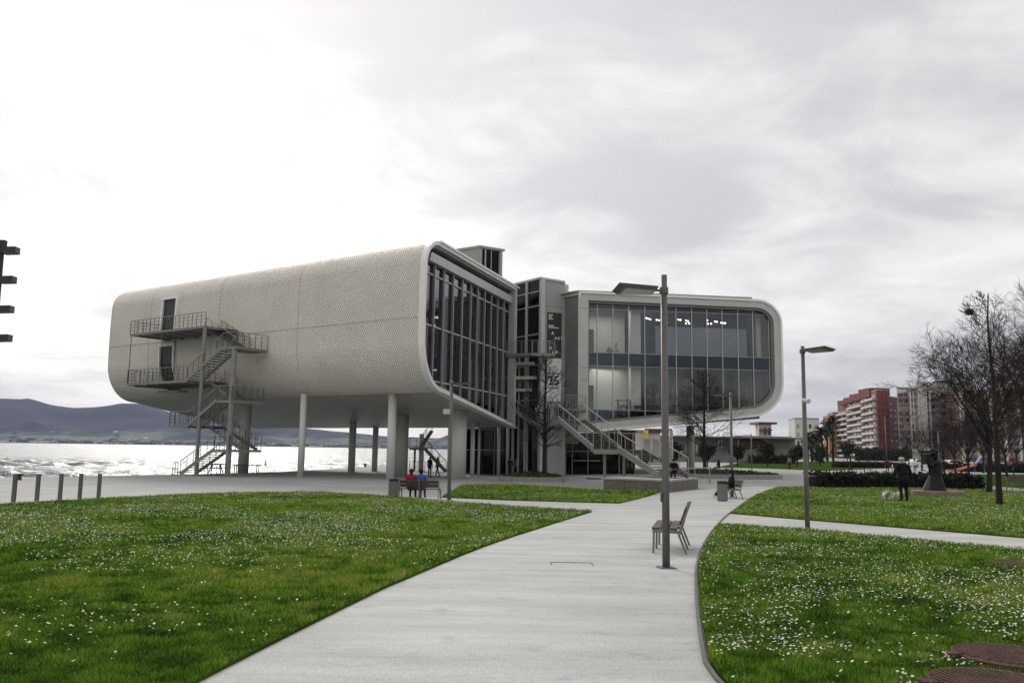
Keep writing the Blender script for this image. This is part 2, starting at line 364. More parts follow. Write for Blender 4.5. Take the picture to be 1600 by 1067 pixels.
LAWNS = []
def lawn(poly): LAWNS.append(poly); return sheet('lawn', poly, 0.035, 'soil', thick=0.06)
LAWN_L = L_EDGE + gp([(690, 784), (600, 776), (500, 769.5), (422, 770), (350, 771.5), (250, 775), (156, 780.5), (0, 789.5), (-250, 803), (-700, 830)]) + [(-40, -6)]
lawn(LAWN_L)
LAWN_R = RL[:k_cross + 1] + gp([(1262, 829), (1600, 863), (1950, 899)]) + [(28, -6)]
lawn(LAWN_R)
LAWN_U = RL[k_up:] + gp([(1265, 761), (1400, 762), (1530, 766), (1600, 769), (1950, 792), (1950, 869), (1600, 841), (1262, 813)])
lawn(LAWN_U)
LAWN_T = gp([(690, 777), (722, 758), (800, 757.5), (940, 766), (1035, 768), (1000, 779), (967, 786.5)])
lawn(LAWN_T)
LAWN_F = gp([(1480, 747), (1522, 741), (1600, 741), (1950, 742), (1950, 776), (1600, 763), (1538, 758)])
lawn(LAWN_F)
LAWN_G = gp([(1120, 730), (1160, 722), (1330, 720.5), (1450, 723), (1395, 731), (1330, 734), (1290, 735.5), (1200, 732)])
lawn(LAWN_G)

# ---- water
def water():
    m = bpy.data.materials.new('sea_water'); m.use_nodes = True; nt = m.node_tree; b = nt.nodes['Principled BSDF']; N = nt.nodes.new; L = nt.links.new
    b.inputs['Base Color'].default_value = (0.035, 0.055, 0.052, 1); b.inputs['Roughness'].default_value = 0.25; b.inputs['IOR'].default_value = 1.33
    ge = N('ShaderNodeNewGeometry')
    def nz(sc, st, d, rot=0.35):
        mp = N('ShaderNodeMapping'); mp.inputs['Scale'].default_value = st; mp.inputs['Rotation'].default_value = (0, 0, rot); L(ge.outputs['Position'], mp.inputs[0])
        n = N('ShaderNodeTexNoise'); n.inputs['Scale'].default_value = sc; n.inputs['Detail'].default_value = d; n.inputs['Roughness'].default_value = 0.6; L(mp.outputs[0], n.inputs[0]); return n.outputs[0]
    a = nz(0.16, (0.45, 1.3, 1), 6); c = nz(0.022, (0.5, 1.4, 1), 5, 0.2)
    ad = N('ShaderNodeMath'); ad.operation = 'MULTIPLY_ADD'; L(c, ad.inputs[0]); ad.inputs[1].default_value = 3.0; L(a, ad.inputs[2])
    bp = N('ShaderNodeBump'); bp.inputs['Strength'].default_value = 1.0; bp.inputs['Distance'].default_value = 2.2; L(ad.outputs[0], bp.inputs['Height']); L(bp.outputs[0], b.inputs['Normal'])
    # foam on the crests
    r = N('ShaderNodeMapRange'); r.inputs[1].default_value = 0.60; r.inputs[2].default_value = 0.72; L(a, r.inputs[0])
    mx = N('ShaderNodeMix'); mx.data_type = 'RGBA'; mx.inputs['A'].default_value = (0.05, 0.07, 0.062, 1); mx.inputs['B'].default_value = (0.42, 0.43, 0.40, 1)
    L(r.outputs[0], mx.inputs[0]); L(mx.outputs['Result'], b.inputs['Base Color'])
    MT['water'] = m
    # real swell near the quay, flat farther out
    xs = np.concatenate([np.linspace(-160, 20, 181)]); ys = np.linspace(15, 330, 316)
    X, Y = np.meshgrid(xs, ys); rg = np.random.default_rng(3); Z = np.zeros_like(X)
    for k in range(34):
        wl = rg.uniform(2.2, 13); an = rg.normal(1.25, 0.5); am = 0.016 * wl
        Z += am * np.sin((X * math.cos(an) + Y * math.sin(an)) * 2 * math.pi / wl + rg.uniform(0, 6.3))
    fade = np.clip((330 - Y) / 150, 0, 1) * np.clip((X + 160) / 30, 0, 1) * np.clip((20 - X) / 10, 0, 1) * np.clip((Y - 15) / 10, 0, 1); Z = Z * fade * 0.6 - 3.2
    n0, n1 = X.shape; vs = np.stack([X, Y, Z], -1).reshape(-1, 3).tolist()
    fs = [(i * n1 + j, i * n1 + j + 1, (i + 1) * n1 + j + 1, (i + 1) * n1 + j) for i in range(n0 - 1) for j in range(n1 - 1)]
    mb = MB(); mb.add(vs, fs)
    z = -3.2
    mb.add([(-9000, 330, z), (2500, 330, z), (2500, 6500, z), (-9000, 6500, z)], [(0, 1, 2, 3)])
    mb.add([(-9000, -400, z), (-160, -400, z), (-160, 330, z), (-9000, 330, z)], [(0, 1, 2, 3)])
    mb.add([(-160, -400, z), (20, -400, z), (20, 15, z), (-160, 15, z)], [(0, 1, 2, 3)])
    structure(mb.build('sea', 'water', smooth=True))
water()
# ---- far hills across the bay
def hills():
    sky = [(-900, 640), (-600, 628), (-400, 640), (-250, 622), (-120, 630), (0, 622.5), (34, 624), (43, 622.5), (79, 633), (97, 635.6), (120, 637.5), (150, 635.6), (172, 633), (189, 630), (216, 631), (244, 636.6), (262, 643), (300, 650.6), (380, 660), (450, 668), (500, 672), (560, 678), (620, 682), (700, 684), (780, 687), (900, 690), (1200, 698), (1500, 704)]
    YR, YS = 5200.0, 3600.0
    hx = [at(a, b, YR).x for a, b in sky]; hz = [at(a, b, YR).z + 4 for a, b in sky]
    nx, ny = 420, 60; xs = np.linspace(-8200, 2600, nx); vs = []; fs = []
    for j in range(ny):
        t = j / (ny - 1); y = YS + (7000 - YS) * t
        for x in xs:
            H = float(np.interp(x * YR / max(y, YS), hx, hz)) if t < 0.48 else float(np.interp(x, hx, hz))
            u = min(1, (y - YS) / (YR - YS)); prof = u ** 1.7 if u < 1 else 1
            if y > YR: prof = max(0, 1 - (y - YR) / 1500)
            nn = mnoise.fractal(Vector((x / 520, y / 520, 1.7)), 1.0, 2.0, 5)
            z = -3.2 + 1.5 * (j > 0) + H * prof + nn * 60 * min(1, u * 2.2) * (0.25 if u > .9 else 1) * min(1, max(0, 3 - 2.4 * u))
            if j == 0: z = -6
            vs.append((x, y, max(z, -6)))
    for j in range(ny - 1):
        for i in range(nx - 1): fs.append((j * nx + i, j * nx + i + 1, (j + 1) * nx + i + 1, (j + 1) * nx + i))
    m = bpy.data.materials.new('hill_cover'); m.use_nodes = True; nt = m.node_tree; b = nt.nodes['Principled BSDF']; N = nt.nodes.new; L = nt.links.new
    b.inputs['Roughness'].default_value = 0.95; b.inputs['Specular IOR Level'].default_value = 0.05
    ge = N('ShaderNodeNewGeometry')
    def nz(sc, d):
        n = N('ShaderNodeTexNoise'); n.inputs['Scale'].default_value = sc; n.inputs['Detail'].default_value = d; n.inputs['Roughness'].default_value = 0.65; L(ge.outputs['Position'], n.inputs[0]); return n.outputs[0]
    sep = N('ShaderNodeSeparateXYZ'); L(ge.outputs['Position'], sep.inputs[0])
    low = N('ShaderNodeMapRange'); low.inputs[1].default_value = 25; low.inputs[2].default_value = 95; low.inputs[3].default_value = 0.17; low.inputs[4].default_value = -0.12; L(sep.outputs[2], low.inputs[0])
    ad = N('ShaderNodeMath'); ad.operation = 'ADD'; L(nz(0.0045, 10), ad.inputs[0]); L(low.outputs[0], ad.inputs[1])
    r = N('ShaderNodeValToRGB'); e = r.color_ramp.elements; e[0].position = 0.46; e[0].color = (0.012, 0.018, 0.014, 1); e[1].position = 0.7; e[1].color = (0.15, 0.17, 0.11, 1)
    k = r.color_ramp.elements.new(0.56); k.color = (0.03, 0.05, 0.03, 1)
    L(ad.outputs[0], r.inputs[0]); L(r.outputs[0], b.inputs['Base Color'])
    MT['hill'] = m; mb = MB(); mb.add(vs, fs); structure(mb.build('hills', 'hill', smooth=True))
    # the far shore: quay wall line, houses and woods too small to count
    mb = MB(); rr = random.Random(5)
    for i in range(620):
        y = rr.choice([rr.uniform(3590, 3680), rr.uniform(3600, 4300)]); x = rr.uniform(-3300, 100) * y / 3600
        u = (y - YS) / (YR - YS); z = -3.2 + float(np.interp(x * YR / y, hx, hz)) * max(0, u) ** 1.7
        if rr.random() < 0.5 and y > 3700: continue
        w, d, h = rr.uniform(8, 26), rr.uniform(8, 14), rr.uniform(5, 11)
        mb.cur = rr.choice([0, 0, 1, 2]); mb.box((x, y, z + h / 2 - 3), (w, d, h + 6), rr.uniform(-.4, .4))
        mb.cur = 3; mb.prism([(x - w / 2, y - d / 2, z + h), (x + w / 2, y - d / 2, z + h), (x, y - d / 2, z + h + 3)], (0, 0, 0), (0, d, 0))
    mb.cur = 4
    for i in range(500):
        y = rr.uniform(3580, 3900); x = rr.uniform(-3300, 100) * y / 3600; u = max(0, (y - YS) / (YR - YS)); z = -3.2 + float(np.interp(x * YR / y, hx, hz)) * u ** 1.7
        s = rr.uniform(6, 16); mb.lathe([(s * 1.2, 0), (s * 1.5, s * .5), (s, s * 1.0), (0.3, s * 1.25)], (x, y, z - 2), 6)
    mb.cur = 5; mb.box((-1400, 3575, -2.0), (4200, 10, 4.5))
    props(mb.build('far_town', ['white', 'room_grey', 'stone_base', 'rust', 'leaf_dark', 'lamp_post']), kind='stuff')
hills()
def haze():
    m = bpy.data.materials.new('haze_air'); m.use_nodes = True; nt = m.node_tree; nt.nodes.clear()
    o = nt.nodes.new('ShaderNodeOutputMaterial'); v = nt.nodes.new('ShaderNodeVolumePrincipled')
    v.inputs['Color'].default_value = (0.56, 0.61, 0.93, 1); v.inputs['Density'].default_value = HAZE; v.inputs['Anisotropy'].default_value = 0.1
    nt.links.new(v.outputs[0], o.inputs['Volume']); MT['haze'] = m
    props(MB().box((-2950, 3500, 177), (12900, 7900, 370)).build('haze', 'haze'), kind='stuff')
HAZE = 6.5e-5
haze()

# ================================================================== THE ARTS CENTRE
NW = Vector((-6.5, 60.0, 0)); S_ = Vector((-0.824, 0.567, 0)).normalized(); E_ = Vector((0.321, 0.947, 0)).normalized()
OUT = Vector((-S_.y, S_.x, 0)) * -1
if OUT.y > 0: OUT = -OUT                       # away from the long side wall, towards the lawn
ZT, ZB, ZS, BW, LW = 17.03, 5.85, 3.64, 21.0, 40.9
def inset(poly, d):
    n = len(poly); o = []
    for i in range(n):
        p0, p, p1 = Vector(poly[i - 1]), Vector(poly[i]), Vector(poly[(i + 1) % n])
        a, b = (p - p0).normalized(), (p1 - p).normalized()
        na, nb = Vector((-a.y, a.x)), Vector((-b.y, b.x)); k = na + nb; k = k / max(.3, k.dot(na)) if k.length else na
        o.append((p.x + k.x * d, p.y + k.y * d))
    return o                                    # polygon counter-clockwise -> inwards for d > 0
def arc(cx, cz, rx, rz, a0, a1, n): return [(cx + rx * math.cos(R_(a0 + (a1 - a0) * i / n)), cz + rz * math.sin(R_(a0 + (a1 - a0) * i / n))) for i in range(n + 1)]
def clip(sub, con):
    """convex clip of polygon sub by counter-clockwise convex polygon con"""
    out = list(sub)
    for i in range(len(con)):
        a, b = con[i], con[(i + 1) % len(con)]; inp, out = out, []
        if not inp: break
        def side(p): return (b[0] - a[0]) * (p[1] - a[1]) - (b[1] - a[1]) * (p[0] - a[0])
        for j in range(len(inp)):
            p, q = inp[j - 1], inp[j]; sp, sq = side(p), side(q)
            if (sp >= 0) != (sq >= 0):
                t = sp / (sp - sq); out.append((p[0] + (q[0] - p[0]) * t, p[1] + (q[1] - p[1]) * t))
            if sq >= 0: out.append(q)
    return out
def area(p): return abs(sum(p[i - 1][0] * p[i][1] - p[i][0] * p[i - 1][1] for i in range(len(p)))) / 2 if len(p) > 2 else 0
def ring(mb, outer, inner, P, a0, a1):
    """a closed band between two profiles, from depth a0 to a1; P maps (a, b, z) to the place"""
    n = len(outer); vs = []
    for a, pr in ((a0, outer), (a1, outer), (a0, inner), (a1, inner)): vs += [P(a, b, z) for b, z in pr]
    fs = []
    for i in range(n):
        j = (i + 1) % n
        fs += [(i, j, n + j, n + i), (2 * n + i, 3 * n + i, 3 * n + j, 2 * n + j), (i, 2 * n + i, 2 * n + j, j), (n + i, n + j, 3 * n + j, 3 * n + i)]
    mb.add(vs, fs); return mb

def west_wing():
    root = thing('museum_wing', 'long museum wing clad in pale ceramic discs, raised on white columns beside the water', 'building', (NW.x, NW.y, 0), group='wings of the arts centre')
    def P(a, b, z): v = NW + S_ * a + E_ * b; return Vector((v.x, v.y, z))
    side = arc(3.5, ZB + 3.6, 3.5, 3.6, 270, 180, 14)[:-1] + [(-0.06, ZB + 5.2), (-0.06, ZT - 3.8)] + arc(2.4, ZT - 2.1, 2.4, 2.1, 180, 90, 12)
    prof = list(reversed(side))                                       # ccw: top -> side -> bottom ... build ccw closed
    closed = list(reversed([(BW, ZS)] + side + [(BW, ZT)]))           # order: (BW,ZT), top.. side.. bottom, (BW,ZS)
    # orientation: make it counter-clockwise
    ar = sum(closed[i - 1][0] * closed[i][1] - closed[i][0] * closed[i - 1][1] for i in range(len(closed)))
    if ar < 0: closed.reverse()
    inner = inset(closed, 0.24); inner2 = inset(closed, 0.40)
    # backing skin of the long side, roof, underside, end wall
    mb = MB(); vs = []; m = len(side)
    for a in (0.0, LW): vs += [P(a, b, z) for b, z in side]
    mb.add(vs, [(i, i + 1, m + i + 1, m + i) for i in range(m - 1)]); mb.build('cladding_backing', 'backing', root, smooth=True)
    mb = MB(); mb.add([P(0, 2.4, ZT), P(0, BW + .3, ZT), P(LW, BW + .3, ZT), P(LW, 2.4, ZT), P(0, 2.4, ZT - .3), P(0, BW + .3, ZT - .3), P(LW, BW + .3, ZT - .3), P(LW, 2.4, ZT - .3)], [(0, 1, 2, 3), (7, 6, 5, 4), (0, 4, 5, 1), (2, 6, 7, 3), (1, 5, 6, 2)]); mb.build('roof', 'roof', root)
    # underside in long panels with recessed joints
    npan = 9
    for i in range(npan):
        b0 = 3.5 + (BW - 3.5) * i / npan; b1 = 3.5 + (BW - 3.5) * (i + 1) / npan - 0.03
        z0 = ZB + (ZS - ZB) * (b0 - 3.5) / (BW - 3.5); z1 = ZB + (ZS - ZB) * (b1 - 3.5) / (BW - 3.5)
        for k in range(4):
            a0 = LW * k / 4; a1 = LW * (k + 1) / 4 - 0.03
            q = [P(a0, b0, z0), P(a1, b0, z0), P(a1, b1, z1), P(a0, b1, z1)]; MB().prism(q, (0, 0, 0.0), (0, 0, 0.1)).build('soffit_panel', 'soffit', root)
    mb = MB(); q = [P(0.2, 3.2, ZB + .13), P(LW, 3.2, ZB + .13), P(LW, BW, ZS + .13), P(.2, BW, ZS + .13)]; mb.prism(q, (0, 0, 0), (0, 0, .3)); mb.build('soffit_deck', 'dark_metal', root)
    mb = MB(); mb.add([P(LW, b, z) for b, z in closed], [tuple(range(len(closed)))]); mb.build('end_wall', 'grey_metal', root)
    mb = MB(); mb.add([P(0.6, BW, ZS), P(LW, BW, ZS), P(LW, BW, ZT), P(.6, BW, ZT)], [(0, 1, 2, 3)]); mb.build('inner_side_wall', 'dark_metal', root)
    # white rim and the darker reveal round the big window
    ring(MB(), inset(closed, -0.07), inset(closed, .22), P, -0.22, 0.32).build('window_rim', 'white', root)
    ring(MB(), inset(closed, 0.2), inner2, P, 0.0, 0.62).build('window_reveal', 'grey_metal', root)
    # deep grey fascia beam below the roof edge and the stepped roof edge
    mb = MB(); q = [P(0.1, 1.5, ZT - .85), P(0.1, BW - .1, ZT - .85), P(.1, BW - .1, ZT - 1.55), P(.1, 1.2, ZT - 1.55)]; mb.prism(q, S_ * 0, S_ * .55); mb.build('fascia_beam', 'light_metal', root)
    mb = MB(); q = [P(-.35, 2.4, ZT + .02), P(-.35, BW + .5, ZT + .02), P(.6, BW + .5, ZT + .02), P(.6, 2.4, ZT + .02)]; mb.prism(q, (0, 0, 0), (0, 0, 0.16)); mb.build('roof_edge', 'white', root)
    mb = MB(); q = [P(-.3, 3.6, ZB - .10), P(-.3, BW + .5, ZS - .08), P(.5, BW + .5, ZS - .08), P(.5, 3.6, ZB - .10)]; mb.prism(q, (0, 0, 0), (0, 0, 0.14)); mb.build('bottom_edge', 'white', root)
    # window: panes, mullions, transoms
    bs = [0.3]
    for px in (675, 690, 705, 719.5, 733, 743.7, 755, 765.5, 775.6, 785):
        d = ray(px, 520); r = d.x / d.y; N2 = NW + S_ * 0.5; bs.append((r * N2.y - N2.x) / (E_.x - r * E_.y))
    bs.append(20.2)
    zs = [ZS, 6.62, 10.75, 14.65, ZT - .5]
    for i in range(len(bs) - 1):
        for j in range(len(zs) - 1):
            poly = clip([(bs[i], zs[j]), (bs[i + 1], zs[j]), (bs[i + 1], zs[j + 1]), (bs[i], zs[j + 1])], inner)
            if area(poly) < .05: continue
            MB().prism([P(.55, b, z) for b, z in poly], S_ * 0, S_ * .03).build('pane', 'glass_w', root)
    for b in bs[1:-1]:
        lo = max(ZB + .3 - (b - 3.5) * (ZB - ZS) / (BW - 3.5), ZB + .15 + 2.6 * max(0, (2.4 - b) / 2.4) ** 2 if b < 3.5 else 0)
        c = P(.42, b, (lo + ZT - 1.4) / 2); ubox('mullion', 'mullion', root, c, E_ * .15, S_ * .2, Vector((0, 0, ZT - 1.4 - lo)))
    for z, b0 in ((6.62, 1.2), (10.75, 0.25), (14.65, 0.6)):
        c = (P(.5, b0, z) + P(.5, 20.2, z)) / 2; ubox('transom', 'light_metal', root, c, E_ * (20.2 - b0), S_ * .12, Vector((0, 0, .1)))
    c = P(.1, 20.55, (ZS + ZT) / 2); ubox('corner_post', 'light_metal', root, c, E_ * .6, S_ * .7, Vector((0, 0, ZT - ZS - .6)))
    c = P(.75, 19.4, (ZS + ZT) / 2); ubox('end_panel', 'dark_metal', root, c, E_ * 1.6, S_ * .05, Vector((0, 0, ZT - ZS - .9)))
    # what one sees behind the glass: floor slabs, partition walls, ceiling beams
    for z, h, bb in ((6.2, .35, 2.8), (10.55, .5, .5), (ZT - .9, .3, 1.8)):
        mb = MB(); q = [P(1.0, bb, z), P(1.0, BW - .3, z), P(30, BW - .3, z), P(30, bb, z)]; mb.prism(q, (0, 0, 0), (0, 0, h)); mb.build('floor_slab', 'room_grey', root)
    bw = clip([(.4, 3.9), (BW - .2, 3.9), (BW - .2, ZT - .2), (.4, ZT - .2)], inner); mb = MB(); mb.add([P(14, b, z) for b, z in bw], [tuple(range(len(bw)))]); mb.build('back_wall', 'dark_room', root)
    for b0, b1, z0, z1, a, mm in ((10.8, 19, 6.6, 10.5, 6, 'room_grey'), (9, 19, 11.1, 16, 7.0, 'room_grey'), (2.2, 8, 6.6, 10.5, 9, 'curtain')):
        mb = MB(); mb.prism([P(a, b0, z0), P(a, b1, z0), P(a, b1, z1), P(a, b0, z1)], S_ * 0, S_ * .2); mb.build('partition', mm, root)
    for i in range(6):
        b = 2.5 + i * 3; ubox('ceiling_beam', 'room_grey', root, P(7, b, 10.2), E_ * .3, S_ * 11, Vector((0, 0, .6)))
    # ceramic discs in staggered rows
    arcpts = [(5.2, ZT + 0.0)] + list(reversed(side)); acc = [0.0]
    for p, q in zip(arcpts[:-1], arcpts[1:]): acc.append(acc[-1] + math.hypot(q[0] - p[0], q[1] - p[1]))
    ax_ = np.array([p[0] for p in arcpts]); az_ = np.array([p[1] for p in arcpts]); acc = np.array(acc)
    DA, DR = 0.205, 0.172; rows = int(acc[-1] / DR); per = int((LW - .3) / DA)
    doors = [(29.9, 31.9, 11.9, 15.05), (29.9, 31.9, 6.6, 10.6)]
    rowseg = 10
    cs = []; us = []; nsn = []
    zj = 11.05
    for r in range(rows):
        t = r * DR + .08; b = float(np.interp(t, acc, ax_)); z = float(np.interp(t, acc, az_)); b2 = float(np.interp(t + .05, acc, ax_)); z2 = float(np.interp(t + .05, acc, az_))
        tb, tz = b2 - b, z2 - z; l = math.hypot(tb, tz) or 1; tb /= l; tz /= l
        for k in range(per):
            a = .2 + (k + .5 * (r % 2)) * DA
            if a > LW - .1 or any(d0 - .1 < a < d1 + .1 and z0 - .1 < z < z1 + .1 for d0, d1, z0, z1 in doors): continue
            cs.append(P(a, b, z)); us.append(E_ * tb + Vector((0, 0, tz)))
    cs = np.array(cs); us = np.array(us); sv = np.array(S_); nn = np.cross(us, sv); nn /= np.linalg.norm(nn, axis=1)[:, None]
    if (nn @ np.array(OUT)).mean() < 0: nn = -nn
    K = 6; rad = 0.098; N = len(cs); V = np.zeros((N, 2 * K + 1, 3))
    for k in range(K):
        an = 2 * math.pi * (k + .5) / K; off = sv[None] * math.cos(an) + us * math.sin(an)
        V[:, k] = cs + off * rad + nn * .012; V[:, K + k] = cs + off * rad * .55 + nn * .055
    V[:, 2 * K] = cs + nn * .062
    V += (RNG.normal(0, .006, (N, 1, 1)) * nn[:, None, :])
    F = []
    base = np.arange(N)[:, None] * (2 * K + 1)
    q = np.array([[k, (k + 1) % K, K + (k + 1) % K, K + k] for k in range(K)]); tri = np.array([[K + k, K + (k + 1) % K, 2 * K] for k in range(K)])
    quads = (base[:, None] + q[None]).reshape(-1, 4); tris = (base[:, None] + tri[None]).reshape(-1, 3)
    o = np_mesh('ceramic_discs', V.reshape(-1, 3), quads, tris, 'ceramic', root); o['kind'] = 'stuff'
    # thin joints between the cladding fields
    MB().bar(P(.1, -.06, zj) + OUT * .03, P(LW - .2, -.06, zj) + OUT * .03, .07, .035, up=(0, 0, 1)).build('cladding_joint', 'backing', root)
    for a in (13.2, 23.5, 34.0):
        mb = MB(); n_ = len(side)
        for p, q in zip(side[2:-1], side[3:]): mb.bar(P(a, *p) + OUT * .03, P(a, *q) + OUT * .03, .03, .07, up=OUT)
        mb.build('cladding_joint', 'backing', root)
    # doors onto the fire stair: white frame proud of the discs, dark doorway, door leaf
    def fb(z): return float(np.interp(z, [p[1] for p in side], [p[0] for p in side]))
    for (d0, d1, z0, z1) in doors:
        segs = 10 if z0 < 9 else 2
        zz = [z0 + (z1 - z0) * i / segs for i in range(segs + 1)]
        def W(a, z, o): return P(a, fb(z), z) + OUT * o
        mb = MB()
        for a0, a1 in ((d0 - .22, d0), (d1, d1 + .22)):
            for u, v in zip(zz[:-1], zz[1:]):
                q = [W(a0, u, .02), W(a1, u, .02), W(a1, v, .02), W(a0, v, .02)]; mb.prism(q, (0, 0, 0), OUT * .22)
        q = [W(d0 - .22, z1, .02), W(d1 + .22, z1, .02), W(d1 + .22, z1 + .22, .02), W(d0 - .22, z1 + .22, .02)]; mb.prism(q, (0, 0, 0), OUT * .22)
        fr = mb.build('door_frame', 'white', root)
        mb = MB()
        for u, v in zip(zz[:-1], zz[1:]):
            q = [W(d0, u, .02), W(d1, u, .02), W(d1, v, .02), W(d0, v, .02)]; mb.prism(q, (0, 0, 0), OUT * .04)
        dr = mb.build('door', 'black', root)
        mb = MB(); q = [W(d0 + .3, z0 + 1.25, .07), W(d0 + 1.1, z0 + 1.25, .07), W(d0 + 1.1, z0 + 1.35, .07), W(d0 + .3, z0 + 1.35, .07)]; mb.prism(q, (0, 0, 0), OUT * .06); mb.build('push_bar', 'rail', dr)
    # lift overrun on the roof
    C = at(750, 383, 78); A2 = S_ * 2.9; R2 = Vector((2.19, 1.4, 0)); R2n = R2.normalized(); dpt = Vector((-R2n.y, R2n.x, 0))
    top = C.z; h = top - ZT - .1
    lt = MB(); b0 = Vector((C.x, C.y, ZT + .15)); q = [b0, b0 + R2, b0 + R2 + A2, b0 + A2]
    lt.prism([b0 + R2n * 0.02 + A2 * .08, b0 + R2 * .98 + A2 * .08, b0 + R2 * .98 + A2, b0 + R2n * .02 + A2], (0, 0, 0), (0, 0, h - .3))
    rt = lt.build('roof_turret', 'grey_metal', root)
    mb = MB(); mb.prism([v + Vector((0, 0, h - .3)) - R2n * 0.1 * (1 if i in (0, 3) else -1) - A2 * .04 * (1 if i < 2 else -1) for i, v in enumerate(q)], (0, 0, 0), (0, 0, .22)); mb.build('turret_roof', 'grey_metal', rt)
    mb = MB()
    for u in (0.06, .94): mb.obox(b0 + R2 * u + Vector((0, 0, h / 2 - .2)) + A2 * .05, R2n * .3, dpt * .3, (0, 0, h - .3))
    mb.build('turret_post', 'grey_metal', rt)
    mb = MB(); c0 = b0 + A2 * .07; mb.prism([c0 + R2 * .12, c0 + R2 * .88, c0 + R2 * .88 + Vector((0, 0, h - .35)), c0 + R2 * .12 + Vector((0, 0, h - .35))], A2 * 0, A2 * .006); mb.build('turret_window', 'glass_dk', rt)
    mb = MB(); mb.bar(b0 + R2 * .3 + A2 * .055, b0 + R2 * .3 + A2 * .055 + Vector((0, 0, h - .3)), .12, .1); mb.bar(b0 + R2 * .55 + A2 * .055, b0 + R2 * .55 + A2 * .055 + Vector((0, 0, h - .3)), .06, .06); mb.build('turret_mullion', 'light_metal', rt)
    # columns
    def soff(x, y):
        d = Vector((x, y, 0)) - NW; det = S_.x * E_.y - S_.y * E_.x; b = (S_.x * d.y - S_.y * d.x) / det
        return ZB + (ZS - ZB) * max(0, b - 3.5) / (BW - 3.5)
    for px, Y, r, mm in ((610.5, 66.0, .33, 'column'), (470.5, 69.8, .27, 'column'), (549.5, 86, .36, 'pier'), (585.5, 89, .30, 'pier'), (380.5, 78, .48, 'pier'), (625, 78, .72, 'pier'), (713.5, 72.5, .80, 'column'), (658, 92, .28, 'pier'), (738, 78, .2, 'column'), (748, 78.5, .12, 'pier')):
        p = onground(px, Y); column(root, p, r, soff(p.x, p.y) + .06, mm)
    # glazed entrance hall below the wing and the tower
    return root, P
def column(root, p, r, ztop, mm):
    mb = MB(); n = 28; vs = []; fs = []
    mb.lathe([(r, p.z - .1), (r, ztop)], (p.x, p.y, 0), n); o = mb.build('column', mm, root)
    o.data.polygons.foreach_set('use_smooth', [len(q.vertices) == 4 for q in o.data.polygons]); return o
def np_mesh(name, verts, quads, tris, m, parent=None, mi=None):
    me = bpy.data.meshes.new(name); nv = len(verts); nq = len(quads); ntr = len(tris)
    me.vertices.add(nv); me.vertices.foreach_set('co', np.asarray(verts, np.float32).ravel())
    loops = np.concatenate([np.asarray(quads, np.int32).ravel(), np.asarray(tris, np.int32).ravel()])
    me.loops.add(len(loops)); me.loops.foreach_set('vertex_index', loops)
    starts = np.concatenate([np.arange(nq) * 4, nq * 4 + np.arange(ntr) * 3]).astype(np.int32)
    me.polygons.add(nq + ntr); me.polygons.foreach_set('loop_start', starts)
    for k in (m if isinstance(m, list) else [m]): me.materials.append(MT[k])
    if mi is not None: me.polygons.foreach_set('material_index', np.asarray(mi, np.int32))
    me.update(calc_edges=True); me.validate(); return attach(bpy.data.objects.new(name, me), parent)
WEST, WP = west_wing()

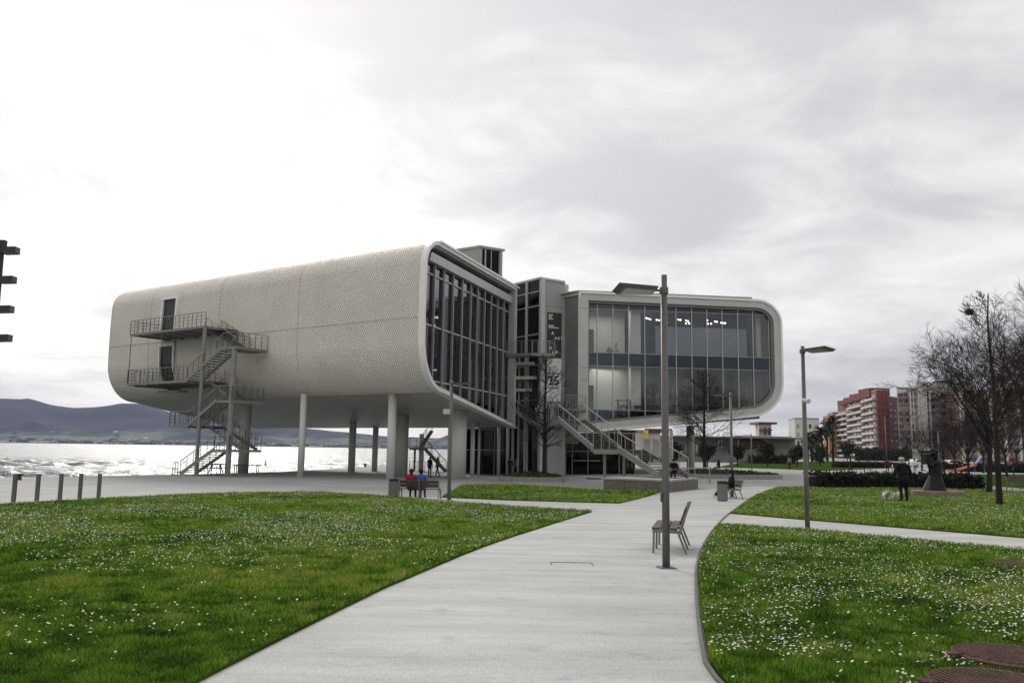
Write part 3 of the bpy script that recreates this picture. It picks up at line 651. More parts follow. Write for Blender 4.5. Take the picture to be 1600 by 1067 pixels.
def east_wing():
    E0 = Vector((6.38, 79.0, 0)); E1 = Vector((26.5, 81.7, 0)); X = (E1 - E0).normalized(); Lb = (E1 - E0).length; D = Vector((-X.y, X.x, 0))
    root = thing('museum_wing', 'flat-fronted glass museum wing with rounded pale frame, at the right of the stair tower', 'building', (E0.x, E0.y, 0), group='wings of the arts centre')
    ZE, Z0, Z1 = 16.62, 3.24, 5.05
    def P(a, b, z): v = E0 + D * a + X * b; return Vector((v.x, v.y, z))
    closed = [(0, Z0), (Lb - 3.7, Z1)] + arc(Lb - 3.4, Z1 + 3.5, 3.4, 3.45, 280, 360, 12) + arc(Lb - 2.5, ZE - 2.4, 2.5, 2.3, 0, 90, 10) + [(0, ZE)]
    inner = inset(closed, 0.75); inner2 = inset(closed, 1.0)
    ring(MB(), closed, inner, P, 0.0, 0.35).build('window_frame', 'light_metal', root)
    ring(MB(), inset(closed, .62), inner2, P, 0.2, 0.9).build('window_reveal', 'dark_metal', root)
    ring(MB(), inset(closed, -.08), inset(closed, .12), P, -.12, .3).build('window_rim', 'white', root)
    LE = 30; mb = MB(); n = len(closed); vs = [P(.3, b, z) for b, z in closed] + [P(LE, b, z) for b, z in closed]
    mb.add(vs, [(i, (i + 1) % n, n + (i + 1) % n, n + i) for i in range(1, n - 1)]); mb.build('outer_shell', 'ceramic', root)
    mb = MB(); q = [P(-.2, 0, Z0 - .12), P(-.2, Lb - 6, Z1 - .35), P(LE, Lb - 6, Z1 - .35), P(LE, 0, Z0 - .12)]; mb.prism(q, (0, 0, 0), (0, 0, .1)); mb.build('soffit', 'soffit', root)
    mb = MB(); mb.add([P(LE, b, z) for b, z in closed], [tuple(range(n))]); mb.build('end_wall', 'grey_metal', root)
    mb = MB(); mb.add([P(0.3, .02, Z0), P(LE, .02, Z0), P(LE, .02, ZE), P(.3, .02, ZE)], [(0, 1, 2, 3)]); mb.build('inner_side_wall', 'dark_metal', root)
    # solid panel at the left end, in three pieces, and the darker chamfer
    for z0, z1 in ((Z0 + .1, 8.2), (8.23, 9.35), (9.38, 15.0), (15.03, ZE - .35)):
        c = P(-.03, .42, (z0 + z1) / 2); ubox('wall_panel', 'light_metal', root, c, X * .86, D * .3, Vector((0, 0, z1 - z0)))
    C0, C1 = E0, Vector((4.9, 80.9, 0)); 
    mb = MB(); mb.prism([Vector((C0.x, C0.y, 2.2)), Vector((C1.x, C1.y, 2.2)), Vector((C1.x, C1.y, ZE - .35)), Vector((C0.x, C0.y, ZE - .35))], D * .02, D * .3); mb.build('chamfer_wall', 'dark_metal', root)
    mb = MB(); mb.prism([Vector((C0.x, C0.y, ZE - .3)), Vector((C1.x - .15, C1.y, ZE - .3)), Vector((C1.x - .15, C1.y, ZE - .02)), Vector((C0.x, C0.y, ZE - .02))], D * -.14, D * .3); mb.build('chamfer_cornice', 'light_metal', root)
    mb = MB(); mb.prism([P(-.12, -.1, ZE + .02), P(-.12, Lb - 3.0, ZE + .02), P(LE, Lb - 3.0, ZE + .02), P(LE, -1.6, ZE + .02), P(1.6, -1.6, ZE + .02)], (0, 0, 0), (0, 0, .14)); mb.build('roof', 'roof', root)
    # panes
    bs = [.88]
    for px in (932.6, 957.4, 982, 1007.4, 1033, 1056.5, 1081, 1105, 1129, 1153.5, 1177, 1202):
        d = ray(px, 580); r = d.x / d.y; N2 = E0 + D * .5; bs.append((r * N2.y - N2.x) / (X.x - r * X.y))
    bs.append(Lb - .7)
    def zof(px, py, b): v = P(.5, b, 0); return at(px, py, v.y).z
    zs = [Z0, zof(918, 639.7, 1), zof(918, 571, 1), zof(918, 550.6, 1), zof(918, 482.3, 1), ZE - .7]
    for i in range(len(bs) - 1):
        for j in range(5):
            poly = clip([(bs[i], zs[j]), (bs[i + 1], zs[j]), (bs[i + 1], zs[j + 1]), (bs[i], zs[j + 1])], inner)
            if area(poly) < .03: continue
            MB().prism([P(.5, b, z) for b, z in poly], D * 0, D * .03).build('pane', 'glass_e' if j in (1, 3) else 'glass_sp', root)
    for b in bs[1:-1]:
        sl = clip([(b - .03, 0), (b + .03, 0), (b + .03, 20), (b - .03, 20)], inner); lo = min(p[1] for p in sl); hi = max(p[1] for p in sl)
        ubox('mullion', 'light_metal', root, P(.46, b, (lo + hi) / 2), X * .065, D * .14, Vector((0, 0, hi - lo)))
    for z in zs[1:5]:
        hb = Lb - .85 if z > 8 else Lb - 1.2 - max(0, (6.6 - z)) * .5
        ubox('transom', 'rail_light', root, P(.45, (.9 + hb) / 2, z), X * (hb - .9), D * .1, Vector((0, 0, .07)))
    # interior: slabs, walls, blinds, partitions, lights
    for z, h in ((zs[1] - .5, .4), (zs[3] - 1.0, .9), (ZE - .9, .3)):
        mb = MB(); mb.prism([P(1.0, .6, z), P(1.0, Lb - .6 if z > 6 else Lb - 2.0, z), P(22, Lb - .6 if z > 6 else Lb - 2.0, z), P(22, .6, z)], (0, 0, 0), (0, 0, h)); mb.build('floor_slab', 'room_grey', root)
    b4 = bs[4]
    def wall(name, a, b0, b1, z0, z1, mm, th=.15):
        return MB().prism([P(a, b0, z0), P(a, b1, z0), P(a, b1, z1), P(a, b0, z1)], D * 0, D * th).build(name, mm, root)
    wall('gallery_wall', 5.5, .6, b4 - .6, zs[3], ZE - .6, 'room_white'); wall('gallery_wall', 4.5, .6, b4 - .5, zs[1], zs[2] + .4, 'room_white')
    wall('gallery_column', 1.3, b4 - 1.15, b4 - .15, zs[3], ZE - .6, 'room_white', .9); wall('gallery_column', 1.3, b4 - 1.15, b4 - .15, zs[1], zs[2] + .4, 'room_white', .9)
    wall('auditorium_wall', 7.0, b4 - .1, Lb - .6, zs[3], ZE - .6, 'room_blue')
    wall('auditorium_blind', 1.25, bs[5] - .3, bs[11] - .3, zs[3] - .1, zof(1105, 511, 14), 'screen_grey', .08)
    wall('bright_jamb', 1.6, bs[11] + .9, bs[11] + 1.35, zs[3], ZE - 1.3, 'room_white', .3)
    wall('stage_curtain', 1.5, b4 + .1, Lb - 1.4, zs[1] + .6, zs[2] + .4, 'curtain', .1)
    wall('low_cabinet', 1.6, .9, bs[1] - .05, zs[1], zs[1] + 2.4, 'room_grey', .5); wall('low_cabinet', 1.6, .9, bs[1] - .05, zs[3], zs[3] + 2.4, 'room_grey', .5)
    mb = MB(); mb.prism([P(1, .55, zs[0]), P(22, .55, zs[0]), P(22, .55, ZE), P(1, .55, ZE)], X * 0, X * .05); mb.build('gallery_end_wall', 'room_white', root)
    # spotlights in the auditorium
    for px, py in ((1010, 497), (1013, 498), (1016, 499), (1026, 500), (1030, 500.5), (1042, 504.5), (1060, 499.5), (1063, 500), (1072, 501), (1075, 502), (1072, 505.5), (1077, 505.5), (1105, 500.5), (1106, 506), (1111, 506), (1117, 502.5), (1120, 503), (1127, 504.5), (1130, 505), (1133, 505)):
        p = at(px, py, 84.5); MB().lathe([(.02, -.06), (.07, -.03), (.08, .02), (.03, .08)], p, 10).build('spotlight', 'bulb', root)
    for b, z, pw in ((3.6, ZE - 1.3, 70), (3.6, zs[2] + .1, 60)):
        ld = bpy.data.lights.new('gallery_light', 'AREA'); ld.energy = pw; ld.size = 3.0; ld.color = (1, .97, .86); lo = bpy.data.objects.new('gallery_light', ld); link(lo); lo.location = P(2.8, b, z); lo.parent = root; lo.matrix_parent_inverse = world_of(root).inverted()
    # furniture silhouettes in the lower gallery
    mb = MB()
    for px in (975, 998): 
        p = at(px, 637, 81.0); mb.obox((p.x, p.y, zs[1] + .45), X * .9, D * .7, (0, 0, .12)); mb.obox((p.x + .4, p.y, zs[1] + .8), X * .1, D * .7, (0, 0, .7)); mb.obox((p.x - .3, p.y, zs[1] + .2), X * .06, D * .6, (0, 0, .45)); mb.obox((p.x + .3, p.y, zs[1] + .2), X * .06, D * .6, (0, 0, .45))
    p = at(980, 632, 81.4); mb.obox((p.x - .3, p.y, zs[1] + 1.0), X * 1.7, D * .6, (0, 0, .07)); mb.obox((p.x - .9, p.y, zs[1] + .5), X * .06, D * .5, (0, 0, 1)); mb.obox((p.x + .4, p.y, zs[1] + .5), X * .06, D * .5, (0, 0, 1))
    mb.build('gallery_furniture', 'black', root)
    mb = MB()
    for px, h in ((952, 1.0), (962.5, 1.4)):
        p = at(px, 549, 82.5); 
        for s in (-1, 0, 1): mb.bar((p.x + s * .35, p.y, zs[3] - .1), (p.x, p.y, zs[3] + h), .05, .05)
        mb.obox((p.x, p.y, zs[3] + .5), X * .6, D * .1, (0, 0, .5 if h < 1.2 else .08))
    mb.build('easel_display', 'dark_metal', root)
    # columns under the wing
    for px, Y, r in ((1079, 92, .42), (1041, 92, .3), (1049, 112, .25)):
        p = onground(px, Y); column(root, p, r, 4.4, 'pier')
    return root, P, E0, X, D
EAST, EP, E0, EX, ED = east_wing()
# ================================================================== STAIRS AND RAILINGS (helpers)
def railing(parent, pts, h=0.95, gap=0.9, mids=2, m='rail', r=0.022, name='railing', top_m=None):
    """posts, middle wires and a handrail along floor points"""
    hb = MB(); pts = [Vector(p) for p in pts]; up = Vector((0, 0, 1))
    for p, q in zip(pts[:-1], pts[1:]): hb.bar(p + up * (h + .012), q + up * (h + .012), .07, .045)
    o = hb.build(name, top_m or m, parent)
    for p, q in zip(pts[:-1], pts[1:]):
        n = max(1, round((q - p).length / gap)); t = Vector((q.x - p.x, q.y - p.y, 0)).normalized(); s = Vector((-t.y, t.x, 0))
        for i in range(n + 1):
            if i == 0 and p is not pts[0]: continue
            ubox('post', m, o, p.lerp(q, i / n) + up * h / 2, t * .045, s * .03, up * h)
        for k in range(mids):
            z = up * h * (k + 1) / (mids + 1); L = (q - p); ubox('rail_wire', m, o, (p + q) / 2 + z, L, s * .018, t.cross(s).cross(s) * 0 + up * .018)
    return o
def flight(parent, lo, hi, side, width, n, sm='stair_steel', tm='tread', rm='rail', hm=None, mids=2, rails=(1, 1), gap=1.1, sh=.28):
    """lo and hi on the near edge; side = unit vector to the far edge"""
    lo, hi, side = Vector(lo), Vector(hi), Vector(side).normalized(); d = hi - lo; hz = Vector((d.x, d.y, 0)); run = hz.length; hz.normalize()
    for i in range(n):
        c = lo + d * ((i + .6) / n) + side * width / 2; ubox('tread', tm, parent, c, hz * (run / n * .92), side * (width - .08), Vector((0, 0, .05)))
    for k in (0, 1):
        o = side * (width * k); MB().bar(lo + o, hi + o, .06, sh).build('stringer', sm, parent)
        if rails[k]: railing(parent, [lo + o + Vector((0, 0, .12)), hi + o + Vector((0, 0, .12))], .92, gap, mids, rm, top_m=hm)
def deck(parent, corners, th=.16, m='stair_steel', name='landing'):
    return MB().prism([Vector(c) for c in corners], (0, 0, -th), (0, 0, 0)).build(name, m, parent)

# ------------------------------------------------------------------ circulation tower between the wings
def tower():
    T0 = Vector((2.69, 79.5, 0)); TL = Vector((-2.58, 3.5, 0)).normalized(); TR = Vector((2.22, 1.0, 0)).normalized(); ZTp = 18.02
    NL = Vector((-TL.y, TL.x, 0)); NL = NL if NL.y < 0 else -NL; NR = Vector((-TR.y, TR.x, 0)); NR = NR if NR.y < 0 else -NR
    root = thing('stair_tower', 'tall dark glass stair tower with hanging banners between the two museum wings', 'building', T0)
    def z_(v, z): return Vector((v.x, v.y, z))
    gz = -.85
    ubox('corner_post', 'light_metal', root, z_(T0 + TL * .05 + TR * .2, (ZTp + gz) / 2), TR * .42, NR * .5, Vector((0, 0, ZTp - gz - .2)))
    for z0, z1 in ((gz, 2.9), (2.93, 6.0), (6.03, 10.3), (10.33, 15.35), (15.38, ZTp - .12)):
        c = T0 + TR * 1.55; ubox('wall_panel', 'grey_metal', root, z_(c, (z0 + z1) / 2) - NR * .1, TR * 2.25, NR * .2, Vector((0, 0, z1 - z0)))
    ubox('side_pier', 'light_metal', root, z_(T0 + TR * 2.9, 17.3 - .55) - NR * .35, TR * .5, NR * .3, Vector((0, 0, 1.9)))
    mb = MB(); q = [z_(T0 + NL * .12 + NR * .1, ZTp), z_(T0 + TR * 2.6 + NR * .12, ZTp - .15), z_(T0 + TR * 2.6 - NR * 3, ZTp - .15), z_(T0 + TL * 9 - NR * 1, ZTp), z_(T0 + TL * 9 + NL * .12, ZTp)]
    mb.prism(q, (0, 0, -.1), (0, 0, .1)); mb.build('tower_roof', 'light_metal', root)
    # glazed left face
    u = [0.3, 2.05, 4.0, 6.4, 9.0]; zz = [gz, 2.6, 6.3, 9.6, 12.6, 15.35, 16.75, ZTp - .15]
    for i in range(4):
        for j in range(7):
            a, b = T0 + TL * u[i], T0 + TL * u[i + 1]
            MB().prism([z_(a, zz[j]), z_(b, zz[j]), z_(b, zz[j + 1]), z_(a, zz[j + 1])], NL * -.02, NL * .01).build('pane', 'glass_dk', root)
    for k in u[1:]: ubox('mullion', 'light_metal', root, z_(T0 + TL * k + NL * .1, (ZTp + gz) / 2), TL * .2, NL * .2, Vector((0, 0, ZTp - gz - .3)))
    for z in zz[2:-1]: ubox('transom', 'light_metal', root, z_(T0 + TL * 4.6 + NL * .07, z), TL * 8.8, NL * .1, Vector((0, 0, .09)))
    mb = MB(); z0, z1 = 16.8, 17.85; k = .45
    while k < 8.4:
        for s in (0, 1):
            a, b = k + .3 * s, k + .3 * (s + 1); 
        mb.bar(z_(T0 + TL * k - NL * .25, z0), z_(T0 + TL * (k + .42) - NL * .25, z1), .1, .1); mb.bar(z_(T0 + TL * (k + .42) - NL * .25, z1), z_(T0 + TL * (k + .84) - NL * .25, z0), .1, .1); mb.bar(z_(T0 + TL * (k + .84) - NL * .25, z0), z_(T0 + TL * (k + .84) - NL * .25, z1), .08, .08); k += .84
    mb.bar(z_(T0 + TL * .3 - NL * .25, z0), z_(T0 + TL * 8.6 - NL * .25, z0), .12, .14); mb.build('roof_truss', 'rail_light', root)
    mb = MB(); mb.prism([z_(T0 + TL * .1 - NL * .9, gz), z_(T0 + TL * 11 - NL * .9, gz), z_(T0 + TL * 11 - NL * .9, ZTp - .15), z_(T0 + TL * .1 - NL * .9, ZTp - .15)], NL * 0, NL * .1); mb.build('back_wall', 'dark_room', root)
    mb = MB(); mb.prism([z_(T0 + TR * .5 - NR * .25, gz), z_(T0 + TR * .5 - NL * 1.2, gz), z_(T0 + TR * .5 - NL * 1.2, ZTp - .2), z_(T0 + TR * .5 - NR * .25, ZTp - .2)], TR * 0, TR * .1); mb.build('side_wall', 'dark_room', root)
    # walkways hung between the wing and the tower
    def walk(xa, ya, xb, yb, z, w, rail=True, m='stair_steel'):
        a, b = Vector((xa, ya, z)), Vector((xb, yb, z)); d = (b - a).normalized(); s = Vector((-d.y, d.x, 0)); s = s if s.y > 0 else -s
        o = deck(root, [a, b, b + s * w, a + s * w], .28, m, 'walkway')
        if rail: railing(root, [a + d * .05 + s * .06, b - d * .05 + s * .06], 1.15, .55, 4, 'rail_light')
        return a, b, s
    z1 = at(840, 551, 78).z; xb = at(868, 551, 78).x
    a, b, s = walk(-.6, 79.2, 1.9, 78.0, z1, 1.4); a, b, s = walk(1.9, 78.0, xb, 78.3, z1, 1.2)
    z2 = at(820, 566, 80.5).z; walk(-.8, 80.8, 2.2, 80.0, z2, 1.0, False, 'light_metal'); z3 = at(820, 588, 80).z; walk(-.8, 80.4, 2.4, 79.6, z3, 1.6, False, 'soffit')
    z4 = at(820, 607, 80.5).z; walk(-.8, 81.0, 2.0, 80.2, z4, 1.0, True, 'light_metal')
    for x, y in ((0.75, 81.2), (1.6, 80.6)): mb = MB().tube([(x, y, gz), (x, y, z1)], .09, 10); mb.build('hanger_post', 'grey_metal', root)
    # gallery balcony in front of the east wing's corner
    zb = at(897, 638, 77.2).z; xa, xb2 = at(876, 638, 77.2).x, at(915, 638, 77.2).x
    o = deck(root, [(xa, 77.2, zb), (xb2, 77.0, zb), (xb2 + .2, 79.0, zb), (xa, 79.4, zb)], .22, 'stair_steel', 'balcony'); railing(root, [(xa, 77.25, zb), (xb2 - .05, 77.05, zb), (xb2 + .15, 78.9, zb)], 1.2, .28, 0, 'rail_light')
    ubox('service_door', 'grey_metal', root, Vector((3.9, 79.75, 1.0)), TR * .9, NR * .12, Vector((0, 0, 3.2)))
    return root, T0, TR, NR
TOWER, T0, TR, NR = tower()
def text_mesh(parent, s, size, org, xd, nd, m, name='lettering', ex=.004, bold=0.0):
    cu = bpy.data.curves.new(name, 'FONT'); cu.body = s; cu.size = size; cu.extrude = ex; cu.offset = bold; cu.resolution_u = 3
    o = bpy.data.objects.new(name, cu); link(o); dg = bpy.context.evaluated_depsgraph_get(); me = bpy.data.meshes.new_from_object(o.evaluated_get(dg)); bpy.data.objects.remove(o)
    xd = Vector(xd).normalized(); zd = Vector((0, 0, 1)); M4 = Matrix((xd, zd, xd.cross(zd))).transposed().to_4x4(); M4.translation = Vector(org); me.transform(M4)
    me.materials.clear(); me.materials.append(MT[m]); return attach(bpy.data.objects.new(name, me), parent)
def banners():
    f = NR * .06
    def B(u, z, o=0.0): v = T0 + TR * u + f + NR * o; return Vector((v.x, v.y, z))
    zt, zm, zb = 14.75, 10.35, 6.2; u0, u1 = .72, 2.25
    a = thing('banner', 'tall black exhibition banner with white letters, upper of the two on the stair tower', 'banner', B(u0, zm), group='banners on the stair tower')
    MB().prism([B(u0, zm + .06), B(u1, zm + .06), B(u1, zt), B(u0, zt)], NR * 0, NR * .03).build('sheet', 'black', a)
    mb = MB()
    for z, l in ((14.5, .45), (14.32, .38), (14.12, .5), (13.45, .6), (13.28, 1.1)): c = B(u0 + .12 + l / 2, z, .036); mb.obox(c, TR * l, NR * .006, (0, 0, .075))
    mb.build('small_print', 'white', a)
    for s, u, z, k in (('A', 1.2, 12.6, .42), ('A R T', 1.55, 12.15, .36), ('A', 1.0, 11.15, .42), ('L A', 1.3, 10.78, .42)): text_mesh(a, s, k, B(u - .05, z, .036), TR, NR, 'white', bold=.008)
    mb = MB(); mb.prism([B(.74, 12.0, .034), B(1.5, 11.75, .034), B(1.9, 11.45, .034), B(1.75, 11.4, .034), B(1.3, 11.62, .034), B(.74, 11.85, .034)], NR * 0, NR * .004); mb.prism([B(1.45, 11.45, .034), B(2.24, 10.8, .034), B(2.24, 10.6, .034), B(1.4, 11.3, .034)], NR * 0, NR * .004); mb.build('printed_figure', 'room_grey', a)
    w = thing('banner', 'tall pale banner with a large number 25, lower of the two on the stair tower', 'banner', B(u0, zb), group='banners on the stair tower')
    MB().prism([B(u0, zb), B(u1, zb), B(u1, zm - .05), B(u0, zm - .05)], NR * 0, NR * .03).build('sheet', 'banner_white', w)
    text_mesh(w, '25', 1.22, B(.82, 7.75, .036), TR, NR, 'black', bold=.02)
    mb = MB()
    for z, l, u in ((8.85, 1.2, .85), (7.5, 1.15, .85), (7.42, 1.15, .85)): mb.obox(B(u + l / 2, z, .036), TR * l, NR * .006, (0, 0, .06))
    rr = random.Random(4)
    for i in range(26):
        z = rr.choice([rr.uniform(6.3, 7.3), rr.uniform(9.2, 10.2)]); u = rr.uniform(.8, 2.0); l = rr.uniform(.1, .3); an = rr.uniform(-.8, .8); mb.obox(B(u, z, .036), TR * l * math.cos(an) + Vector((0, 0, l * math.sin(an))), NR * .006, Vector((0, 0, .05)))
    mb.build('printed_sketch', 'dark_metal', w)
MT['banner_white'] = mat('banner_cloth', (0.72, 0.72, 0.70), 0.7, scale=2, var=0.06)
banners()
def lobby():
    root = thing('entrance_hall', 'dark glazed ground-floor hall under the stair tower and wings', 'building', (3, 84, -.85))
    xs = [-4.7 + i * 1.55 for i in range(12)]
    def p(x, y, z): return Vector((x, y, z))
    for i in range(11):
        for z0, z1 in ((-.9, 1.5), (1.5, 3.45)):
            MB().prism([p(xs[i], 84, z0), p(xs[i + 1], 84, z0), p(xs[i + 1], 84, z1), p(xs[i], 84, z1)], (0, 0, 0), (0, .03, 0)).build('pane', 'glass_dk', root)
    for x in xs: ubox('mullion', 'mullion', root, p(x, 83.93, 1.3), (.08, 0, 0), (0, .14, 0), (0, 0, 4.4))
    ubox('transom', 'mullion', root, p(3.8, 83.95, 1.5), (17, 0, 0), (0, .1, 0), (0, 0, .08)); ubox('roof_slab', 'dark_metal', root, p(3.8, 88, 3.55), (17.4, 0, 0), (0, 8.6, 0), (0, 0, .2))
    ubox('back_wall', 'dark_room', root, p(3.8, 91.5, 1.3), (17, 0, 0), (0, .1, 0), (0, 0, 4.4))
    ubox('door_frame', 'grey_metal', root, p(7.6, 83.85, .6), (2.6, 0, 0), (0, .1, 0), (0, 0, .1))
    ubox('wall_panel', 'grey_metal', root, p(3.75, 83.6, 1.2), (1.5, 0, 0), (0, .3, 0), (0, 0, 4.3)); ubox('wall_panel', 'grey_metal', root, p(5.1, 83.55, 1.2), (.8, 0, 0), (0, .3, 0), (0, 0, 4.3))
    for px in (779, 793, 818): 
        x = at(px, 720, 83).x; column(root, Vector((x, 83, -.9)), .17, 4.2, 'column')
    for i in range(7):
        x = 9.9 + i * .42; ubox('glass_fin', 'screen_grey', root, p(x, 84.3 + i * .1, 1.1), (.12, 0, 0), (0, .3, 0), (0, 0, 4.0))
lobby()

# ------------------------------------------------------------------ entrance stair on its granite plinth
A_, B_, C_ = gnd(943, 766.5), gnd(1046, 769), gnd(1091, 763); zp = at(944.5, 746, A_.y).z
def plinth():
    r = thing('stair_plinth', 'low brown granite plinth carrying the foot of the entrance stair', 'plinth', A_)
    D_ = A_ + (C_ - B_) * 1.2; poly = [A_, B_, C_, D_]
    # separate facing slabs along the two visible sides
    for P0, P1 in ((A_, B_), (B_, C_)):
        n = max(2, round((P1 - P0).length / 1.25)); d = (P1 - P0) / n; t = d.normalized(); nn = Vector((t.y, -t.x, 0))
        for i in range(n):
            c = P0 + d * (i + .5); zb = g(c.x, c.y) - .06; ubox('stone_slab', 'granite', r, Vector((c.x, c.y, (zp - .09 + zb) / 2)) - nn * .06, t * (d.length - .02), nn * .12, Vector((0, 0, zp - .09 - zb)))
    cen = (A_ + B_ + C_ + D_) / 4
    core = [cen + (v - cen) * .96 for v in poly]; MB().prism([Vector((v.x, v.y, -1.0)) for v in core], (0, 0, 0), (0, 0, zp - .12 + 1.0)).build('core', 'granite', r)
    cap = [cen + (v - cen) * 1.01 for v in poly]; MB().prism([Vector((v.x, v.y, zp - .085)) for v in cap], (0, 0, 0), (0, 0, .085)).build('capping_slab', 'plinth_top', r)
    return r
plinth()
def main_stair():
    c0 = at(1030, 745, 48.3); c1 = at(965, 702, 52.5); b0 = at(927, 702, 54); b1 = at(872, 655, 59.5); a0 = at(838, 664.3, 77); a1 = at(795, 635.5, 82)
    c0.z = zp + .12; b0.z = c1.z; a0.z = b1.z
    r = thing('entrance_stair', 'long steel entrance stair with light handrails climbing from the plinth to the tower', 'staircase', c0)
    def perp(d): s = Vector((d.y, -d.x, 0)).normalized(); return s if s.y > 0 else -s
    sC, sB, sA = perp(c1 - c0), perp(b1 - b0), perp(a1 - a0); w = 2.0
    kw = dict(sm='stair_steel', rm='rail_light', hm='rail_light', mids=0, gap=1.0, sh=.34)
    flight(r, c0, c1, sC, w, 11, **kw); flight(r, b0, b1, sB, w, 13, **kw); flight(r, a0, a1, sA, w, 12, **kw)
    deck(r, [c1, c1 + sC * w, b0 + sB * w, b0], .3); deck(r, [b1, b1 + sB * w, a0 + sA * w, a0], .34)
    railing(r, [c1, b0], 1.03, .8, 0, 'rail_light'); railing(r, [c1 + sC * w, b0 + sB * w], 1.03, .8, 0, 'rail_light'); railing(r, [b1, a0], 1.05, 1.3, 0, 'rail_light'); railing(r, [b1 + sB * w, a0 + sA * w], 1.05, 1.3, 0, 'rail_light')
    for px, Y in ((945, 54.4), (975, 53.0)):
        p = onground(px, Y); MB().tube([(p.x, p.y, p.z - .05), (p.x, p.y, c1.z - .3)], .09, 12).build('support_post', 'stair_steel', r)
    for p in (b1 + sB * 1 + Vector((-.4, 2, 0)), a0 + sA * 1 + Vector((0, -3, 0))): MB().tube([(p.x, p.y, g(p.x, p.y) - .05), (p.x, p.y, a0.z - .3)], .11, 12).build('support_post', 'stair_steel', r)
    # white edge strips along the stringers
    for p, q in ((c0, c1), (b0, b1), (a0, a1)): MB().bar(p + Vector((0, 0, .2)) , q + Vector((0, 0, .2)), .09, .05).build('edge_strip', 'rail_light', r)
    return r, a0, a1, sA, b1, sB
MAIN = main_stair()

